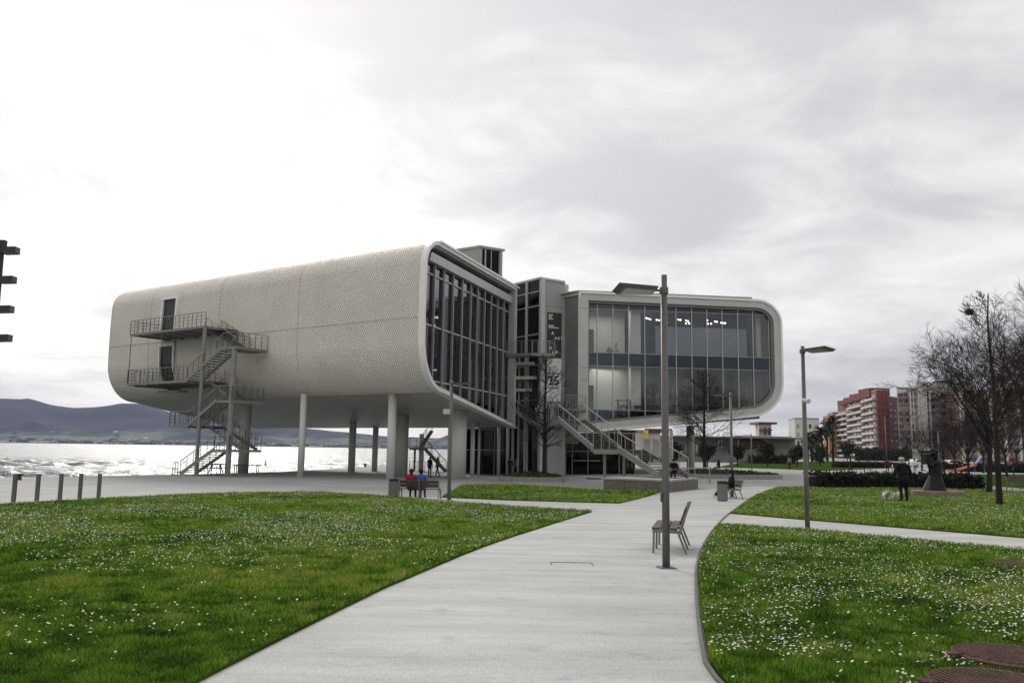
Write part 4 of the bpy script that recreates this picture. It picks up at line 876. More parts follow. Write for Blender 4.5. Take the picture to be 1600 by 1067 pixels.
# ------------------------------------------------------------------ zigzag fire stair on the long side
def fire_stair():
    DO = 3.4
    def FS(px, py, d):
        dr = ray(px, py); q = dr.x / dr.y; bx, by = NW.x + OUT.x * d, NW.y + OUT.y * d
        a = (q * by - bx) / (S_.x - q * S_.y); y = by + S_.y * a; return a, at(px, py, y).z
    def Wd(a, d, z): v = NW + S_ * a + OUT * d; return Vector((v.x, v.y, z))
    def lev(*p): 
        l = [FS(x, y, DO) for x, y in p]; return [q[0] for q in l], sum(q[1] for q in l) / len(l)
    (a5l, a5r), z5 = lev((203, 523), (320, 507)); (m5l, m5r), y5 = lev((347, 541), (369, 542))
    (a4l, a4r), z4 = lev((198, 600), (292, 592)); (m4l, m4r), y4 = lev((338, 625), (362, 625))
    (a3l, a3r), z3 = lev((264, 664), (293, 665)); (m3l, m3r), y3 = lev((334, 702), (358, 702))
    base = Wd(a5r, DO, -.9)
    r = thing('fire_stair', 'grey zigzag steel fire stair standing against the disc-clad wing', 'staircase', base)
    kw = dict(rm='rail', hm='rail_light', mids=2, gap=.9, sh=.26)
    IN0, IN1, O0 = .25, 1.75, 1.9; wi = 1.5
    def plat(al, ar, z, d0, d1, rails):
        o = deck(r, [Wd(al, d0, z), Wd(ar, d0, z), Wd(ar, d1, z), Wd(al, d1, z)], .2)
        for side in rails:
            q = {'out': [Wd(al, d1 - .05, z), Wd(ar, d1 - .05, z)], 'left': [Wd(al - .05, d0, z), Wd(al - .05, d1, z)], 'right': [Wd(ar + .05, d0, z), Wd(ar + .05, d1, z)], 'in': [Wd(al, d0 + .05, z), Wd(ar, d0 + .05, z)]}[side]
            railing(r, q, 1.15, .62, 3, 'rail', top_m='rail_light')
        return o
    plat(a5l, a5r, z5, IN0 - .6, DO, ['out', 'left']); plat(a4l, a4r, z4, IN0 - 1.2, DO, ['out', 'left'])
    ai5 = FS(322, 507, IN1)[0]; im5 = FS(368, 540, IN1)[0]; im4 = FS(366, 620, IN1)[0]; im3 = FS(378, 698, IN1)[0]; i4 = FS(327, 590, IN1)[0]; i3 = FS(324, 667, IN1)[0]
    plat(a5r, ai5 - .0, z5, IN0, IN1, []); plat(a4r, i4, z4, IN0, IN1, []); plat(a3l, i3, z3, IN0, IN1, ['in']); plat(a3l, a3r, z3, IN1, DO, ['out'])
    for (ml, mr, y, im) in ((m5l, m5r, y5, im5), (m4l, m4r, y4, im4), (m3l, m3r, y3, im3)):
        plat(ml, mr, y, IN1, DO, ['out']); plat(im, mr, y, IN0, IN1, []); railing(r, [Wd(mr + .05, IN0, y), Wd(mr + .05, DO, y)], 1.15, .6, 3, 'rail', top_m='rail_light')
    railing(r, [Wd(a3l - .05, IN0, z3), Wd(a3l - .05, DO, z3)], 1.1, .5, 3, 'rail')
    sd = -OUT; n = 11
    flight(r, Wd(im5, IN1, y5), Wd(ai5, IN1, z5), sd, wi, n, **kw); flight(r, Wd(a4r, DO, z4), Wd(m5l, DO, y5), sd, wi, 13, **kw)
    flight(r, Wd(im4, IN1, y4), Wd(i4, IN1, z4), sd, wi, n, **kw); flight(r, Wd(a3r, DO, z3), Wd(m4l, DO, y4), sd, wi, 11, **kw)
    flight(r, Wd(im3, IN1, y3), Wd(i3, IN1, z3), sd, wi, n, **kw)
    ag = FS(281, 743, DO)[0]; gz = -.9
    flight(r, Wd(ag, DO, gz + .1), Wd(m3l, DO, y3), sd, wi, 11, **kw)
    railing(r, [Wd(ag + .9, DO + .1, gz), Wd(ag + .2, DO + .1, gz)], 1.0, .3, 1, 'rail'); railing(r, [Wd(m3r, DO + .2, gz), Wd(m3l + 1.5, DO + .2, gz)], 1.0, 1.2, 1, 'rail')
    for a, d, zt, rr in ((FS(319, 520, DO - .1)[0] - .05, DO - .12, z5, .16), (FS(363.5, 600, DO - .2)[0], DO - .2, y5, .22)):
        MB().tube([Wd(a, d, gz - .05), Wd(a, d, zt - .2)], rr, 14).build('post', 'stair_steel', r)
    for a, d in ((a5l - .1, DO - .1), (FS(225, 520, DO)[0], IN0), (FS(252, 520, DO)[0], DO - .1)): MB().tube([Wd(a, d, z4), Wd(a, d, z5 - .15)], .035, 6).build('hanger_rod', 'rail', r)
    for z, al, ar in ((z5, a5l, a5r), (z4, a4l, a4r)):
        for k in range(5): a = al + (ar - al) * (k + .5) / 5; ubox('joist', 'stair_steel', r, Wd(a, 1.4, z - .26), S_ * .1, OUT * 3.6, Vector((0, 0, .14)))
    ubox('service_tray', 'stair_steel', r, Wd(FS(270, 615, 1.5)[0], 1.5, z4 - .75), S_ * 3.0, OUT * 1.0, Vector((0, 0, .18)))
    return Wd, FS
FSW, FSF = fire_stair()
def back_stair():
    Y = 90; p0 = onground(697, Y); p1 = at(662, 700, Y); p2 = at(640, 700, Y); p3 = at(672, 672, Y)
    r = thing('service_stair', 'dark steel service stair seen between the columns under the raised wing', 'staircase', p0)
    flight(r, p0, p1, (0, 1, 0), 1.3, 10, 'dark_metal', 'dark_metal', 'rail', mids=1); deck(r, [p1, p2, p2 + Vector((0, 3, 0)), p1 + Vector((0, 3, 0))], .18, 'dark_metal')
    flight(r, p1 + Vector((-.6, 1.6, 0)), p3 + Vector((0, 1.6, 0)), (0, 1, 0), 1.3, 9, 'dark_metal', 'dark_metal', 'rail', mids=1); railing(r, [p2, p1], 1.1, .8, 2, 'rail')
    q0, q1 = onground(640, 88), onground(664, 88); railing(r, [q0, q1], 1.1, .9, 1, 'rail')
    MB().tube([(p2.x + .4, Y + 1.5, p0.z - .05), (p2.x + .4, Y + 1.5, p2.z - .1)], .12, 10).build('post', 'dark_metal', r)
back_stair()

# ================================================================== STREET FURNITURE
def lamp(label, base, H, yaw, r=.048, hl=.68, drop=.13, group='park lamps with flat heads', extra=None, tilt=0.0):
    o = thing('park_lamp', label, 'street lamp', base, yaw, group)
    X = Matrix.Rotation(yaw, 3, 'Z')
    def l(x, y, z): return Vector(base) + X @ Vector((x, y, z))
    MB().box(l(0, 0, .012), (.24, .24, .024), yaw).build('base_plate', 'lamp_post', o)
    mb = MB(); mb.lathe([(r * 1.08, 0), (r * 1.05, H * .3), (r * .92, H)], l(0, 0, 0), 18); q = mb.build('pole', 'lamp_post', o); q.data.polygons.foreach_set('use_smooth', [len(p.vertices) == 4 for p in q.data.polygons])
    zh = H - drop
    MB().lathe([(r * 1.25, -.05), (r * 1.3, -.03), (r * 1.3, .03), (r * 1.25, .05)], l(0, 0, zh), 18).build('collar', 'lamp_post', o)
    MB().bar(l(r, 0, zh), l(.16, 0, zh), .035, .03).build('arm', 'lamp_post', o)
    a, b = .13, .13 + hl
    tl = lambda x, y, z: l(x, y, z + y * tilt)
    top = [tl(a, -.17, zh + .02), tl(b, -.24, zh + .03), tl(b, .24, zh + .03), tl(a, .17, zh + .02)]; bot = [tl(a + .02, -.15, zh - .03), tl(b - .07, -.21, zh - .025), tl(b - .07, .21, zh - .025), tl(a + .02, .15, zh - .03)]
    mb = MB(); mb.add(top + bot, [(0, 1, 2, 3), (7, 6, 5, 4), (0, 4, 5, 1), (1, 5, 6, 2), (2, 6, 7, 3), (3, 7, 4, 0)]); hd = mb.build('lamp_head', 'lamp_post', o)
    MB().prism([tl(a + .05, -.125, zh - .030), tl(b - .11, -.18, zh - .026), tl(b - .11, .18, zh - .026), tl(a + .05, .125, zh - .030)], (0, 0, -.01), (0, 0, 0.002)).build('lens', 'lamp_lens', hd)
    if extra:
        z = extra; MB().bar(l(0, -.02, z), l(.09, -.1, z), .03, .03).build('camera_bracket', 'lamp_post', o); MB().tube([l(.05, -.1, z), l(.24, -.14, z - .03)], [.055, .06], 10).build('camera_housing', 'light_metal', o)
    return o
b = gnd(1041, 888); lamp('tall grey park lamp beside the empty bench on the path, nearest lamp', b, at(1036, 430, b.y).z - b.z, math.pi + .12, .052, .62, tilt=.09, drop=.24)
MB().box((b.x - .07, b.y - .02, b.z + 1.02), (.02, .05, .13)).build('service_cover', 'lamp_post', bpy.data.objects['park_lamp'])
b = gnd(1262, 828); lamp('grey park lamp with a small camera, standing in the cross path on the right lawn', b, at(1255, 541, b.y).z - b.z, -.95, .055, .66, tilt=-.1, extra=at(1259, 626, b.y).z - b.z)
b = gnd(701.5, 781); bb = b
o = lamp('slim grey park lamp beside the bench where two people sit', b, at(704, 594, b.y).z - b.z, -.2, .075, .75)
z = at(697, 643, b.y).z
MB().box((b.x - .18, b.y - .05, z), (.3, .25, .22)).build('floodlight', 'light_metal', o)
b = onground(1143.5, 40); lamp('slim grey park lamp behind the seated woman, in front of the planter', b, at(1141, 575 + 38, 40).z - b.z, math.pi + .1, .06, .75)
for px, Y, h, lb in ((1174.5, 110, 4.6, 'small distant park lamp in front of the long grey building with rusty roof'), (1385.5, 150, 9, 'distant lamp post in front of the red brick apartment block'), (1468, 95, 5, 'distant park lamp among bare trees right of the statue')):
    b = onground(px, Y); lamp(lb, b, h, math.pi if px < 1400 else 0, .07, .9)

def bench_parts(o, L=1.75):
    """bench in its own frame: x along its length, sitters face -y"""
    def add(mb, n, m): return attach(bpy.data.objects.new(n, mb.mesh(n, m)), o, local=True)
    for x in (0, L / 2, L):
        f = MB()
        f.bar((x, -.24, 0), (x, -.23, .43), .035, .05, up=(1, 0, 0)); f.bar((x, -.255, .41), (x, .22, .40), .035, .05)
        f.bar((x, .33, 0), (x, .19, .36), .035, .05, up=(1, 0, 0)); f.bar((x, .19, .34), (x, .24, .46), .035, .06, up=(1, 0, 0)); f.bar((x, .21, .42), (x, .36, .83), .035, .045, up=(1, 0, 0))
        add(f, 'frame', 'bench_metal')
    for k in range(2):
        x0 = L / 2 * k + .03; x1 = L / 2 * (k + 1) - .03
        for i in range(3): y = -.2 + i * .15; add(MB().obox(((x0 + x1) / 2, y, .445), (x1 - x0, 0, 0), (0, .13, -.004), (0, 0, .035)), 'seat_board', 'wood')
        for i in range(2):
            t = (.36 + .4 * i); c = Vector(((x0 + x1) / 2, .21 + .15 * t - .03, .42 + .41 * t + .02)); u = Vector((0, .15, .41)).normalized()
            add(MB().obox(c, (x1 - x0, 0, 0), u * .155, Vector((0, -u.z, u.y)) * .03), 'back_board', 'wood')
def bench(label, loc, yaw, L=1.75):
    o = thing('park_bench', label, 'bench', loc, yaw, 'metal framed benches along the paths'); bench_parts(o, L); return o
f0, f1 = gnd(1015.5, 872.5), gnd(1030, 851); r0 = gnd(1070, 876.5)
ax = Vector((f1.x - f0.x, f1.y - f0.y)).normalized(); yaw1 = math.atan2(ax.y, ax.x) + math.pi
# x axis runs back towards the camera so that the sitter faces left
p = Vector((f1.x, f1.y, 0)) + Vector((ax.y, -ax.x, 0)) * .24
bench('empty grey metal bench with brown boards beside the nearest lamp', (p.x, p.y, g(p.x, p.y) + .008), yaw1)
q0 = gnd(625, 777.5); bench('bench with dark backrest occupied by two people in red and blue', (q0.x - .05, q0.y + .1, g(q0.x, q0.y) + .006), math.pi - .12 + math.pi)
BL = bpy.data.objects['park_bench.001']; BL.rotation_euler.z = math.pi - .1; qq = gnd(689, 780); BL.location = (qq.x - .05, qq.y - .1, g(qq.x, qq.y) + .006)
q2 = gnd(1146, 779); bench('bench with a seated woman, beside the round grey bin', (q2.x - .1, q2.y + 1.3, g(q2.x, q2.y) + .008), math.pi / 2 + math.pi + .05)
q3 = gnd(1578, 766); bench('dark bench at the right edge of the far lawn by the bare trees', (q3.x, q3.y, g(q3.x, q3.y) + .03), .05)

def bin_(label, p, r, h, sy=.75, yaw=0.0):
    o = thing('litter_bin', label, 'bin', p, yaw, 'grey litter bins')
    m = MB().lathe([(r * .85, 0), (r * .85, .05)], (0, 0, 0), 22, 1, sy); attach(bpy.data.objects.new('foot', m.mesh('foot', 'black')), o, True)
    m = MB().lathe([(r, .04), (r * 1.0, h * .85)], (0, 0, 0), 22, 1, sy); attach(bpy.data.objects.new('body', m.mesh('body', 'bin')), o, True)
    m = MB(); m.cur = 0; m.lathe([(r * .96, h * .85), (r * .96, h * .93), (r * 1.02, h * .93), (r * 1.02, h), (r * .7, h), (r * .6, h * .9)], (0, 0, 0), 22, 1, sy); attach(bpy.data.objects.new('hood', m.mesh('hood', 'black')), o, True)
    for k in range(14):
        a = 2 * math.pi * k / 14; attach(bpy.data.objects.new('rib', MB().obox((r * math.cos(a), r * sy * math.sin(a), h * .44), (.012 * math.cos(a), .012 * math.sin(a), 0), (-.03 * math.sin(a), .03 * math.cos(a), 0), (0, 0, h * .74)).mesh('rib', 'bin')), o, True)
p = gnd(615, 777); bin_('grey litter bin left of the bench with two people', p, .24, 28.5 * p.y / FPX)
p = gnd(1129, 783); bin_('grey round litter bin in front of the seated woman', p, .22, 31 * p.y / FPX)
for i, (px, py) in enumerate(((20.5, 787), (57, 784.5), (93, 782.5), (124, 781.3), (153.5, 780))):
    p = gnd(px, py); z = g(p.x, p.y)
    o = thing('bollard', ['dark steel bollard at the left frame end of the row, before the mooring post', 'dark steel bollard, second of the row counted from the mooring post', 'dark steel bollard in the middle of the row of five', 'dark steel bollard, second of the row counted from the fire stair', 'dark steel bollard at the end of the row nearest the fire stair'][i], 'bollard', (p.x, p.y, z), 0, 'bollards along the quay lawn')
    MB().box((p.x, p.y, z + .48), (.11, .11, .97)).build('post', 'lamp_post', o); MB().box((p.x, p.y, z + .975), (.12, .12, .02)).build('cap', 'lamp_post', o); MB().box((p.x, p.y, z + .006), (.17, .17, .014)).build('base_plate', 'lamp_post', o)
for px, Y, lb in ((32, 54, 'black mooring bollard on the quay edge behind the row of steel posts'), (571, 108, 'black mooring bollard on the quay edge seen between the columns under the wing')):
    p = onground(px, Y); o = thing('mooring_bollard', lb, 'mooring bollard', p, 0, 'mooring bollards on the quay'); s = .85
    MB().lathe([(.22 * s, 0), (.18 * s, .06), (.15 * s, .3 * s), (.17 * s, .36 * s)], p, 16).build('post', 'black', o); MB().lathe([(.17 * s, .34 * s), (.3 * s, .38 * s), (.33 * s, .43 * s), (.28 * s, .48 * s)], p, 16, 1.2, .8).build('head', 'black', o)
# rusty round covers in the right lawn
for px, py, r, lb in ((1582, 1037, .43, 'rusty ribbed round manhole cover in the daisies, middle of the three'), (1562, 1084, .45, 'rusty ribbed round manhole cover at the bottom edge of the lawn'), (1600, 887, .42, 'rusty round manhole cover by the cross path, farthest of the three')):
    p = gnd(px, py); z = g(p.x, p.y) + .05; o = thing('manhole_cover', lb, 'manhole cover', (p.x, p.y, z), 0, 'rusty covers in the right lawn')
    MB().lathe([(r, -.08), (r, .02), (r * .93, .025)], (p.x, p.y, z), 36).build('rim', 'rust', o); mb = MB()
    k = -r * .86
    while k < r * .87: hw = math.sqrt(max(0, (r * .9) ** 2 - k * k)); mb.obox((p.x + k, p.y, z + .028), (.024, .010, 0), (-.25 * hw, 2 * hw * .97, 0), (0, 0, .012)); k += .046
    mb.build('ribs', 'rust', o); MB().box((p.x - r - .03, p.y + .02, z + .012), (.12, .1, .04)).build('hinge', 'rust', o)
# two flush slots in the path
for px, py, n in ((879, 882, 'drain_slot'), (908, 882.5, 'drain_slot')):
    p = gnd(px, py); o = thing('drain_cover', 'flush concrete drain cover frame in the path, ' + ('left one of the pair' if px < 890 else 'right one of the pair'), 'drain cover', (p.x, p.y, g(p.x, p.y)), 0, 'flush covers in the path'); s = 1 if px > 890 else -1
    for dx, dy, w, d in ((s * .17, 0, .014, .42), (0, .21, .34, .010)): MB().box((p.x + dx, p.y + dy, g(p.x, p.y) + .011), (w, d, .006)).build('frame_bar', 'steel_kerb', o)
# floodlight mast at the left frame edge
pb = at(-3, 480, 26); gz = -.45
o = thing('floodlight_mast', 'dark mast with four floodlight heads at the left edge over the water', 'floodlight mast', (pb.x - .1, 26, gz))
top = at(3, 378, 26); MB().tube([(top.x, 26, gz - .3), (top.x, 26, top.z)], [.16, .09], 12).build('mast', 'black', o); MB().box((top.x + .05, 26, at(3, 384, 26).z), (.16, .16, .34)).build('mast_head', 'black', o)
for i, (px, py) in enumerate(((17, 392), (12, 437.5), (8, 483.5), (5, 528.5))):
    c = at(px, py, 26); hd = MB().obox(c, (.42, 0, .02), (0, .3, 0), (0, 0, .21)).build('floodlight', 'black', o); MB().obox(c + Vector((.215, 0, .01)), (.012, 0, 0), (0, .26, 0), (0, 0, .17)).build('glass', 'lamp_post', hd); MB().bar((top.x, 26, c.z - .06), (c.x - .1, 26, c.z - .06), .04, .05).build('bracket', 'black', hd)
# steel hoop rail by the planter
p0, p1 = onground(1062, 57), onground(1109, 58)
o = thing('guard_rail', 'low steel guard rail between the plinth and the round planter', 'railing', p0); zr = 1.05
mb = MB(); up = Vector((0, 0, zr)); back = Vector((.3, 1.5, 0))
for d in (Vector((0, 0, 0)), back):
    mb.tube([p0 + d, p0 + d + up, p1 + d + up, p1 + d], .03, 8); c = (p0 + p1) / 2 + d; mb.tube([c, c + up], .025, 6)
mb.build('frame', 'rail_light', o); MB().bar(p1, p1 + back, .05, .03).build('floor_bar', 'rail', o)
# dark tables on the quay beyond the fire stair, and a channel buoy
p = onground(338, 75.5); o = thing('cafe_table', 'dark picnic table at the foot of the fire stair', 'table', p, 0, 'dark tables on the quay')
MB().box((p.x, p.y, p.z + .78), (1.5, .8, .06)).build('tabletop', 'black', o); [MB().bar((p.x + s * .55, p.y + t * .3, p.z), (p.x + s * .35, p.y + t * .1, p.z + .76), .07, .07).build('leg', 'black', o) for s in (-1, 1) for t in (-1, 1)]; [MB().box((p.x, p.y + t * .75, p.z + .45), (1.5, .28, .05)).build('seat', 'black', o) for t in (-1, 1)]
p = onground(386, 76.5); o = thing('cafe_table', 'long dark table beside the pale pier at the quay', 'table', p, 0, 'dark tables on the quay')
MB().box((p.x, p.y, p.z + .74), (2.4, .8, .06)).build('tabletop', 'black', o); [MB().bar((p.x + s * 1.0, p.y + t * .3, p.z), (p.x + s * 1.0, p.y + t * .3, p.z + .72), .06, .06).build('leg', 'black', o) for s in (-1, 1) for t in (-1, 1)]
MT['buoy'] = mat('buoy_yellow', (0.55, 0.52, 0.06), .5)
p = at(414.5, 728, 190); o = thing('channel_buoy', 'small yellow and black channel buoy floating on the bay', 'buoy', (p.x, p.y, -3.2)); MB().lathe([(.5, -.3), (.62, .25), (.4, .4)], (p.x, p.y, -3.2), 14).build('float', 'black', o); MB().lathe([(.3, .35), (.1, 1.3)], (p.x, p.y, -3.2), 12).build('tower', 'buoy', o); MB().tube([(p.x, p.y, -2.0), (p.x, p.y, -1.3)], .05, 6).build('topmark', 'black', o)

p = gnd(928, 748); o = thing('floor_panel', 'dark flat floor grate on the paving left of the granite plinth', 'floor grate', p); MB().box((p.x, p.y, g(p.x, p.y) + .03), (1.1, 2.6, .05)).build('frame', 'black', o)  # thin black slab with dark crossbars, lying flat on the paving
for i in range(9): MB().box((p.x, p.y - 1.15 + i * .29, g(p.x, p.y) + .06), (1.0, .05, .02)).build('bar', 'dark_metal', o)
# ================================================================== VEGETATION
def rot_to(d):
    return Vector((0, 0, 1)).rotation_difference(d.normalized())
class Tree:
    def __init__(s, seed): s.r = random.Random(seed); s.trunk = MB(); s.limb = MB(); s.twig = MB(); s.tips = []
    def grow(s, p, d, L, r, lev, maxlev, up, spread, kids, droop=0.0, wob=0.16):
        rr = s.r; n = 4 if lev < 2 else 3; pts = [p.copy()]; dirs = [d.copy()]; c = p.copy()
        for i in range(n):
            d = (d + Vector((rr.gauss(0, wob), rr.gauss(0, wob), rr.gauss(0, wob) + up - droop * (lev >= 2)))).normalized(); c = c + d * (L / n); pts.append(c.copy()); dirs.append(d.copy())
        rad = [r * (1 - .62 * i / n) for i in range(n + 1)]
        mb = s.trunk if lev == 0 else s.limb if lev < maxlev else s.twig
        mb.tube(pts, rad, 8 if lev == 0 else 5 if lev == 1 else 4 if lev < maxlev else 3, cap=False)
        if lev >= maxlev: s.tips.append(c); return
        k = kids[lev]
        for j in range(k):
            t = rr.uniform(.25 if lev else .32, 1.0) if j else 1.0
            f = t * n; i = min(n - 1, int(f)); q = pts[i].lerp(pts[i + 1], f - i); dd = dirs[min(i + 1, n)]
            a = rr.uniform(0, 6.283); sp = spread * rr.uniform(.6, 1.25) * (.35 if t == 1.0 else 1)
            perp = dd.orthogonal().normalized(); perp.rotate(Matrix.Rotation(a, 3, dd)); nd = (dd * math.cos(sp) + perp * math.sin(sp)).normalized()
            s.grow(q, nd, L * rr.uniform(.5, .78) * (1.1 - .35 * t), max(.010, rad[min(i + 1, n)] * rr.uniform(.5, .7)), lev + 1, maxlev, up, spread, kids, droop, wob)
def bare_spreading(seed, h, r, kids=(9, 6, 6, 5), lean=(0, 0, 1), spread=.75, trunk=.36, twig=1.0, droop=0.0, wob=.18, up=.06):
    """wide crowned leafless tree: short trunk dividing into arching limbs"""
    T = Tree(seed); rr = T.r; d = Vector(lean).normalized(); c = Vector((0, 0, -.1)); pts = [c]; 
    for i in range(5): d = (d + Vector((rr.gauss(0, .03), rr.gauss(0, .03), .05))).normalized(); c = c + d * (h * trunk / 5); pts.append(c)
    T.trunk.tube(pts, [r * (1.25 if i == 0 else 1 - .07 * i) for i in range(6)], 10, cap=False)
    for j in range(kids[0]):
        a = 6.283 * j / kids[0] + rr.uniform(-.4, .4); sp = spread * rr.uniform(.3, 1.25); t = rr.uniform(.55, 1); q = pts[3].lerp(pts[5], (t - .55) / .45)
        nd = Vector((math.cos(a) * math.sin(sp), math.sin(a) * math.sin(sp), math.cos(sp)))
        T.grow(q, nd, h * rr.uniform(.30, .42), r * rr.uniform(.38, .55), 1, len(kids), up, .68, (0,) + tuple(kids[1:]), droop, wob)
    return T
def bare_leader(seed, h, r, n=46, L0=.34, kids=(5, 4), up=.10):
    """straight leader with many short side branches, narrow oval crown"""
    T = Tree(seed); rr = T.r; pts = []; 
    for i in range(9): t = i / 8; pts.append(Vector((rr.gauss(0, .05) * t, rr.gauss(0, .05) * t, -.1 + h * t)))
    T.trunk.tube(pts, [r * (1.15 - t / 8 * 1.02) + .008 for t in range(9)], 8, cap=False)
    for j in range(n):
        t = .24 + .74 * (j + rr.random()) / n; q = pts[int(t * 8)].lerp(pts[min(8, int(t * 8) + 1)], t * 8 - int(t * 8)); a = rr.uniform(0, 6.283); prof = (1 - t) ** .7 * min(1, (t - .12) / .22)
        sp = rr.uniform(.95, 1.35); nd = Vector((math.cos(a) * math.sin(sp), math.sin(a) * math.sin(sp), math.cos(sp)))
        T.grow(q, nd, h * L0 * (prof * 1.0 + .08) * rr.uniform(.75, 1.15), r * .28 * (1.1 - t * .7), 1, 1 + len(kids), up, .6, (0,) + tuple(kids))
    return T
def plant_tree(T, label, loc, group=None, yaw=0, cat='tree', name='bare_tree'):
    o = thing(name, label, cat, loc, yaw, group)
    for mb, n, m in ((T.trunk, 'trunk', 'bark'), (T.limb, 'limbs', 'bark'), (T.twig, 'twigs', 'bark_twig')):
        if mb.v: q = attach(bpy.data.objects.new(n, mb.mesh(n, m, True)), o, True); q['kind'] = 'stuff' if n == 'twigs' else q.get('kind', '') or 'part'
        if mb.v and n != 'twigs': del q['kind']
    return o
def leaf_cloud(n, shape, size, seed, clump=.5, flat=.3):
    """n leaf quads inside shape(u) -> point; returns verts, quads"""
    rg = np.random.default_rng(seed); c = shape(rg, n); nrm = rg.normal(size=(n, 3)); nrm[:, 2] += flat; nrm /= np.linalg.norm(nrm, axis=1)[:, None]
    t = np.cross(nrm, rg.normal(size=(n, 3))); t /= np.linalg.norm(t, axis=1)[:, None]; b = np.cross(nrm, t); s = size * rg.uniform(.6, 1.3, (n, 1))
    V = np.stack([c - t * s, c - b * s * .55, c + t * s, c + b * s * .55], 1).reshape(-1, 3); return V, np.arange(n * 4).reshape(-1, 4)
def lump_ball(rx, rz, lumps, seed):
    rg0 = np.random.default_rng(seed); d = rg0.normal(size=(lumps, 3)); d /= np.linalg.norm(d, axis=1)[:, None]; cen = d * rg0.uniform(.45, .8, (lumps, 1)) * np.array([rx, rx, rz]); rad = rg0.uniform(.28, .48, lumps)
    def f(rg, n):
        k = rg.integers(0, lumps, n); v = rg.normal(size=(n, 3)); v /= np.linalg.norm(v, axis=1)[:, None]; v *= rg.uniform(.55, 1.05, (n, 1))
        return cen[k] + v * rad[k][:, None] * np.array([rx, rx, rz])
    return f
def round_tree(label, loc, rx, rz, trunk_h, seed, n=1500, leaf=.11, m='leaf_dark', group=None):
    o = thing('round_tree', label, 'tree', loc, 0, group)
    mb = MB().tube([(0, 0, -.1), (.02, 0, trunk_h * .6), (0, .03, trunk_h + rz * .5)], [.11, .09, .06], 8)
    for k in range(5): a = k * 1.256; mb.tube([(0, 0, trunk_h * .9), (rx * .5 * math.cos(a), rx * .5 * math.sin(a), trunk_h + rz * .8)], [.05, .02], 5)
    attach(bpy.data.objects.new('trunk', mb.mesh('trunk', 'bark')), o, True)
    V, Q = leaf_cloud(n, lump_ball(rx, rz, 26, seed), leaf, seed); V[:, 2] += trunk_h + rz; q = np_mesh('crown', V, Q, np.zeros((0, 3), int), m, None); q.parent = o; return o

# big leafless trees at the right
b = gnd(1545, 771); plant_tree(bare_spreading(21, 11.4, .16, (9, 6, 5, 5, 4), (.10, 0, 1), .30, .30, wob=.24, up=.03), 'large leafless tree with spreading crown behind the statue, trunk at the lawn edge', (b.x, b.y, b.z), 'bare trees on the right lawn')
NEST = at(1515, 487, b.y)
b = gnd(1562, 791); plant_tree(bare_leader(5, 8.6, .105, 34, .30, (5, 4)), 'young thin leafless tree standing on the right lawn in front of the big one', (b.x, b.y, b.z), 'bare trees on the right lawn')
b = gnd(1640, 766); plant_tree(bare_spreading(33, 16.0, .24, (11, 7, 6, 5, 4), (-.02, 0, 1), .62, .26, wob=.24, up=.03), 'large leafless tree at the right frame edge with crown reaching into the sky', (b.x, b.y, b.z), 'bare trees on the right lawn', 1.0)
b = onground(1513, 66); plant_tree(bare_spreading(9, 7.4, .11, (7, 6, 6, 5), (0, 0, 1), .6, .34), 'small leafless tree behind the dark hedge right of the statue', b, 'bare trees behind the hedge')
nest = thing('bird_nest', 'dark round bird nest of sticks high in the large leafless tree', 'bird nest', NEST); mb = MB(); rr = random.Random(2)
for i in range(70):
    v = Vector((rr.gauss(0, 1), rr.gauss(0, 1), rr.gauss(0, .6))).normalized() * .16; w = Vector((rr.gauss(0, 1), rr.gauss(0, 1), rr.gauss(0, .4))).normalized() * .2; mb.tube([NEST + v - w, NEST + v + w], .014, 3)
mb.build('sticks', 'bark', nest)['kind'] = 'stuff'
mids = [(1475, 88, 7.0, 'slim leafless tree just right of the statue before the pale apartment block'), (1440, 118, 8.5, 'leafless tree behind the statue in front of the brick block corner'), (1492, 100, 8.5, 'leafless tree between statue and playground, crown against the pale block'), (1535, 110, 9.5, 'leafless tree near the orange playground slide'), (1572, 84, 9.0, 'leafless tree right of the playground beside the parked cars'), (1420, 135, 8.0, 'small distant leafless tree before the red brick block'), (1590, 120, 10.5, 'tall distant leafless tree at the right edge before the brown block'), (1556, 140, 11, 'distant leafless tree behind the playground'), (1511, 150, 10.5, 'distant leafless tree in front of the brown apartment block'), (1462, 160, 10.5, 'farthest leafless tree in front of the white apartment stripe')]
base_T = [bare_spreading(60 + k, 9, .13, (8, 5, 5, 4), (0, 0, 1), .62, .30) for k in range(3)]; protos = []
for i, (px, Y, h, lb) in enumerate(mids):
    b = onground(px, Y)
    if i < 3: o = plant_tree(base_T[i], lb, b, 'bare trees in front of the apartment blocks'); protos.append(o)
    else: o = copy_tree(protos[i % 3]); o.location = b; o['label'] = lb
    o.rotation_euler.z = i * 1.3; o.scale = (h / 9,) * 3
# planter trees and planters
def planter(label, c, rx, ry, seed, n):
    o = thing('round_planter', label, 'planter', c); z = c[2]
    MB().lathe([(1, -.1), (1, .34), (.93, .36), (.93, .25)], (c[0], c[1], z), 64, rx, ry).build('kerb_ring', 'kerbstone', o); MB().lathe([(.92, .2), (.92, .26)], (c[0], c[1], z), 48, rx, ry).build('soil', 'soil', o)
    def sh(rg, k):
        a = rg.uniform(0, 6.283, k); r = np.sqrt(rg.uniform(0, 1, k)) * .95; lump = .5 + .5 * np.sin(a * 5 + r * 7) * np.cos(r * 9 + seed)
        return np.stack([r * np.cos(a) * rx, r * np.sin(a) * ry, .28 + rg.uniform(0, 1, k) * (.25 + .35 * lump) * (1.15 - r)], 1)
    V, Q = leaf_cloud(n, sh, .13, seed); V += np.array([c[0], c[1], z]); q = np_mesh('ground_cover', V, Q, np.zeros((0, 3), int), 'leaf_planter', o); q['kind'] = 'stuff'; return o
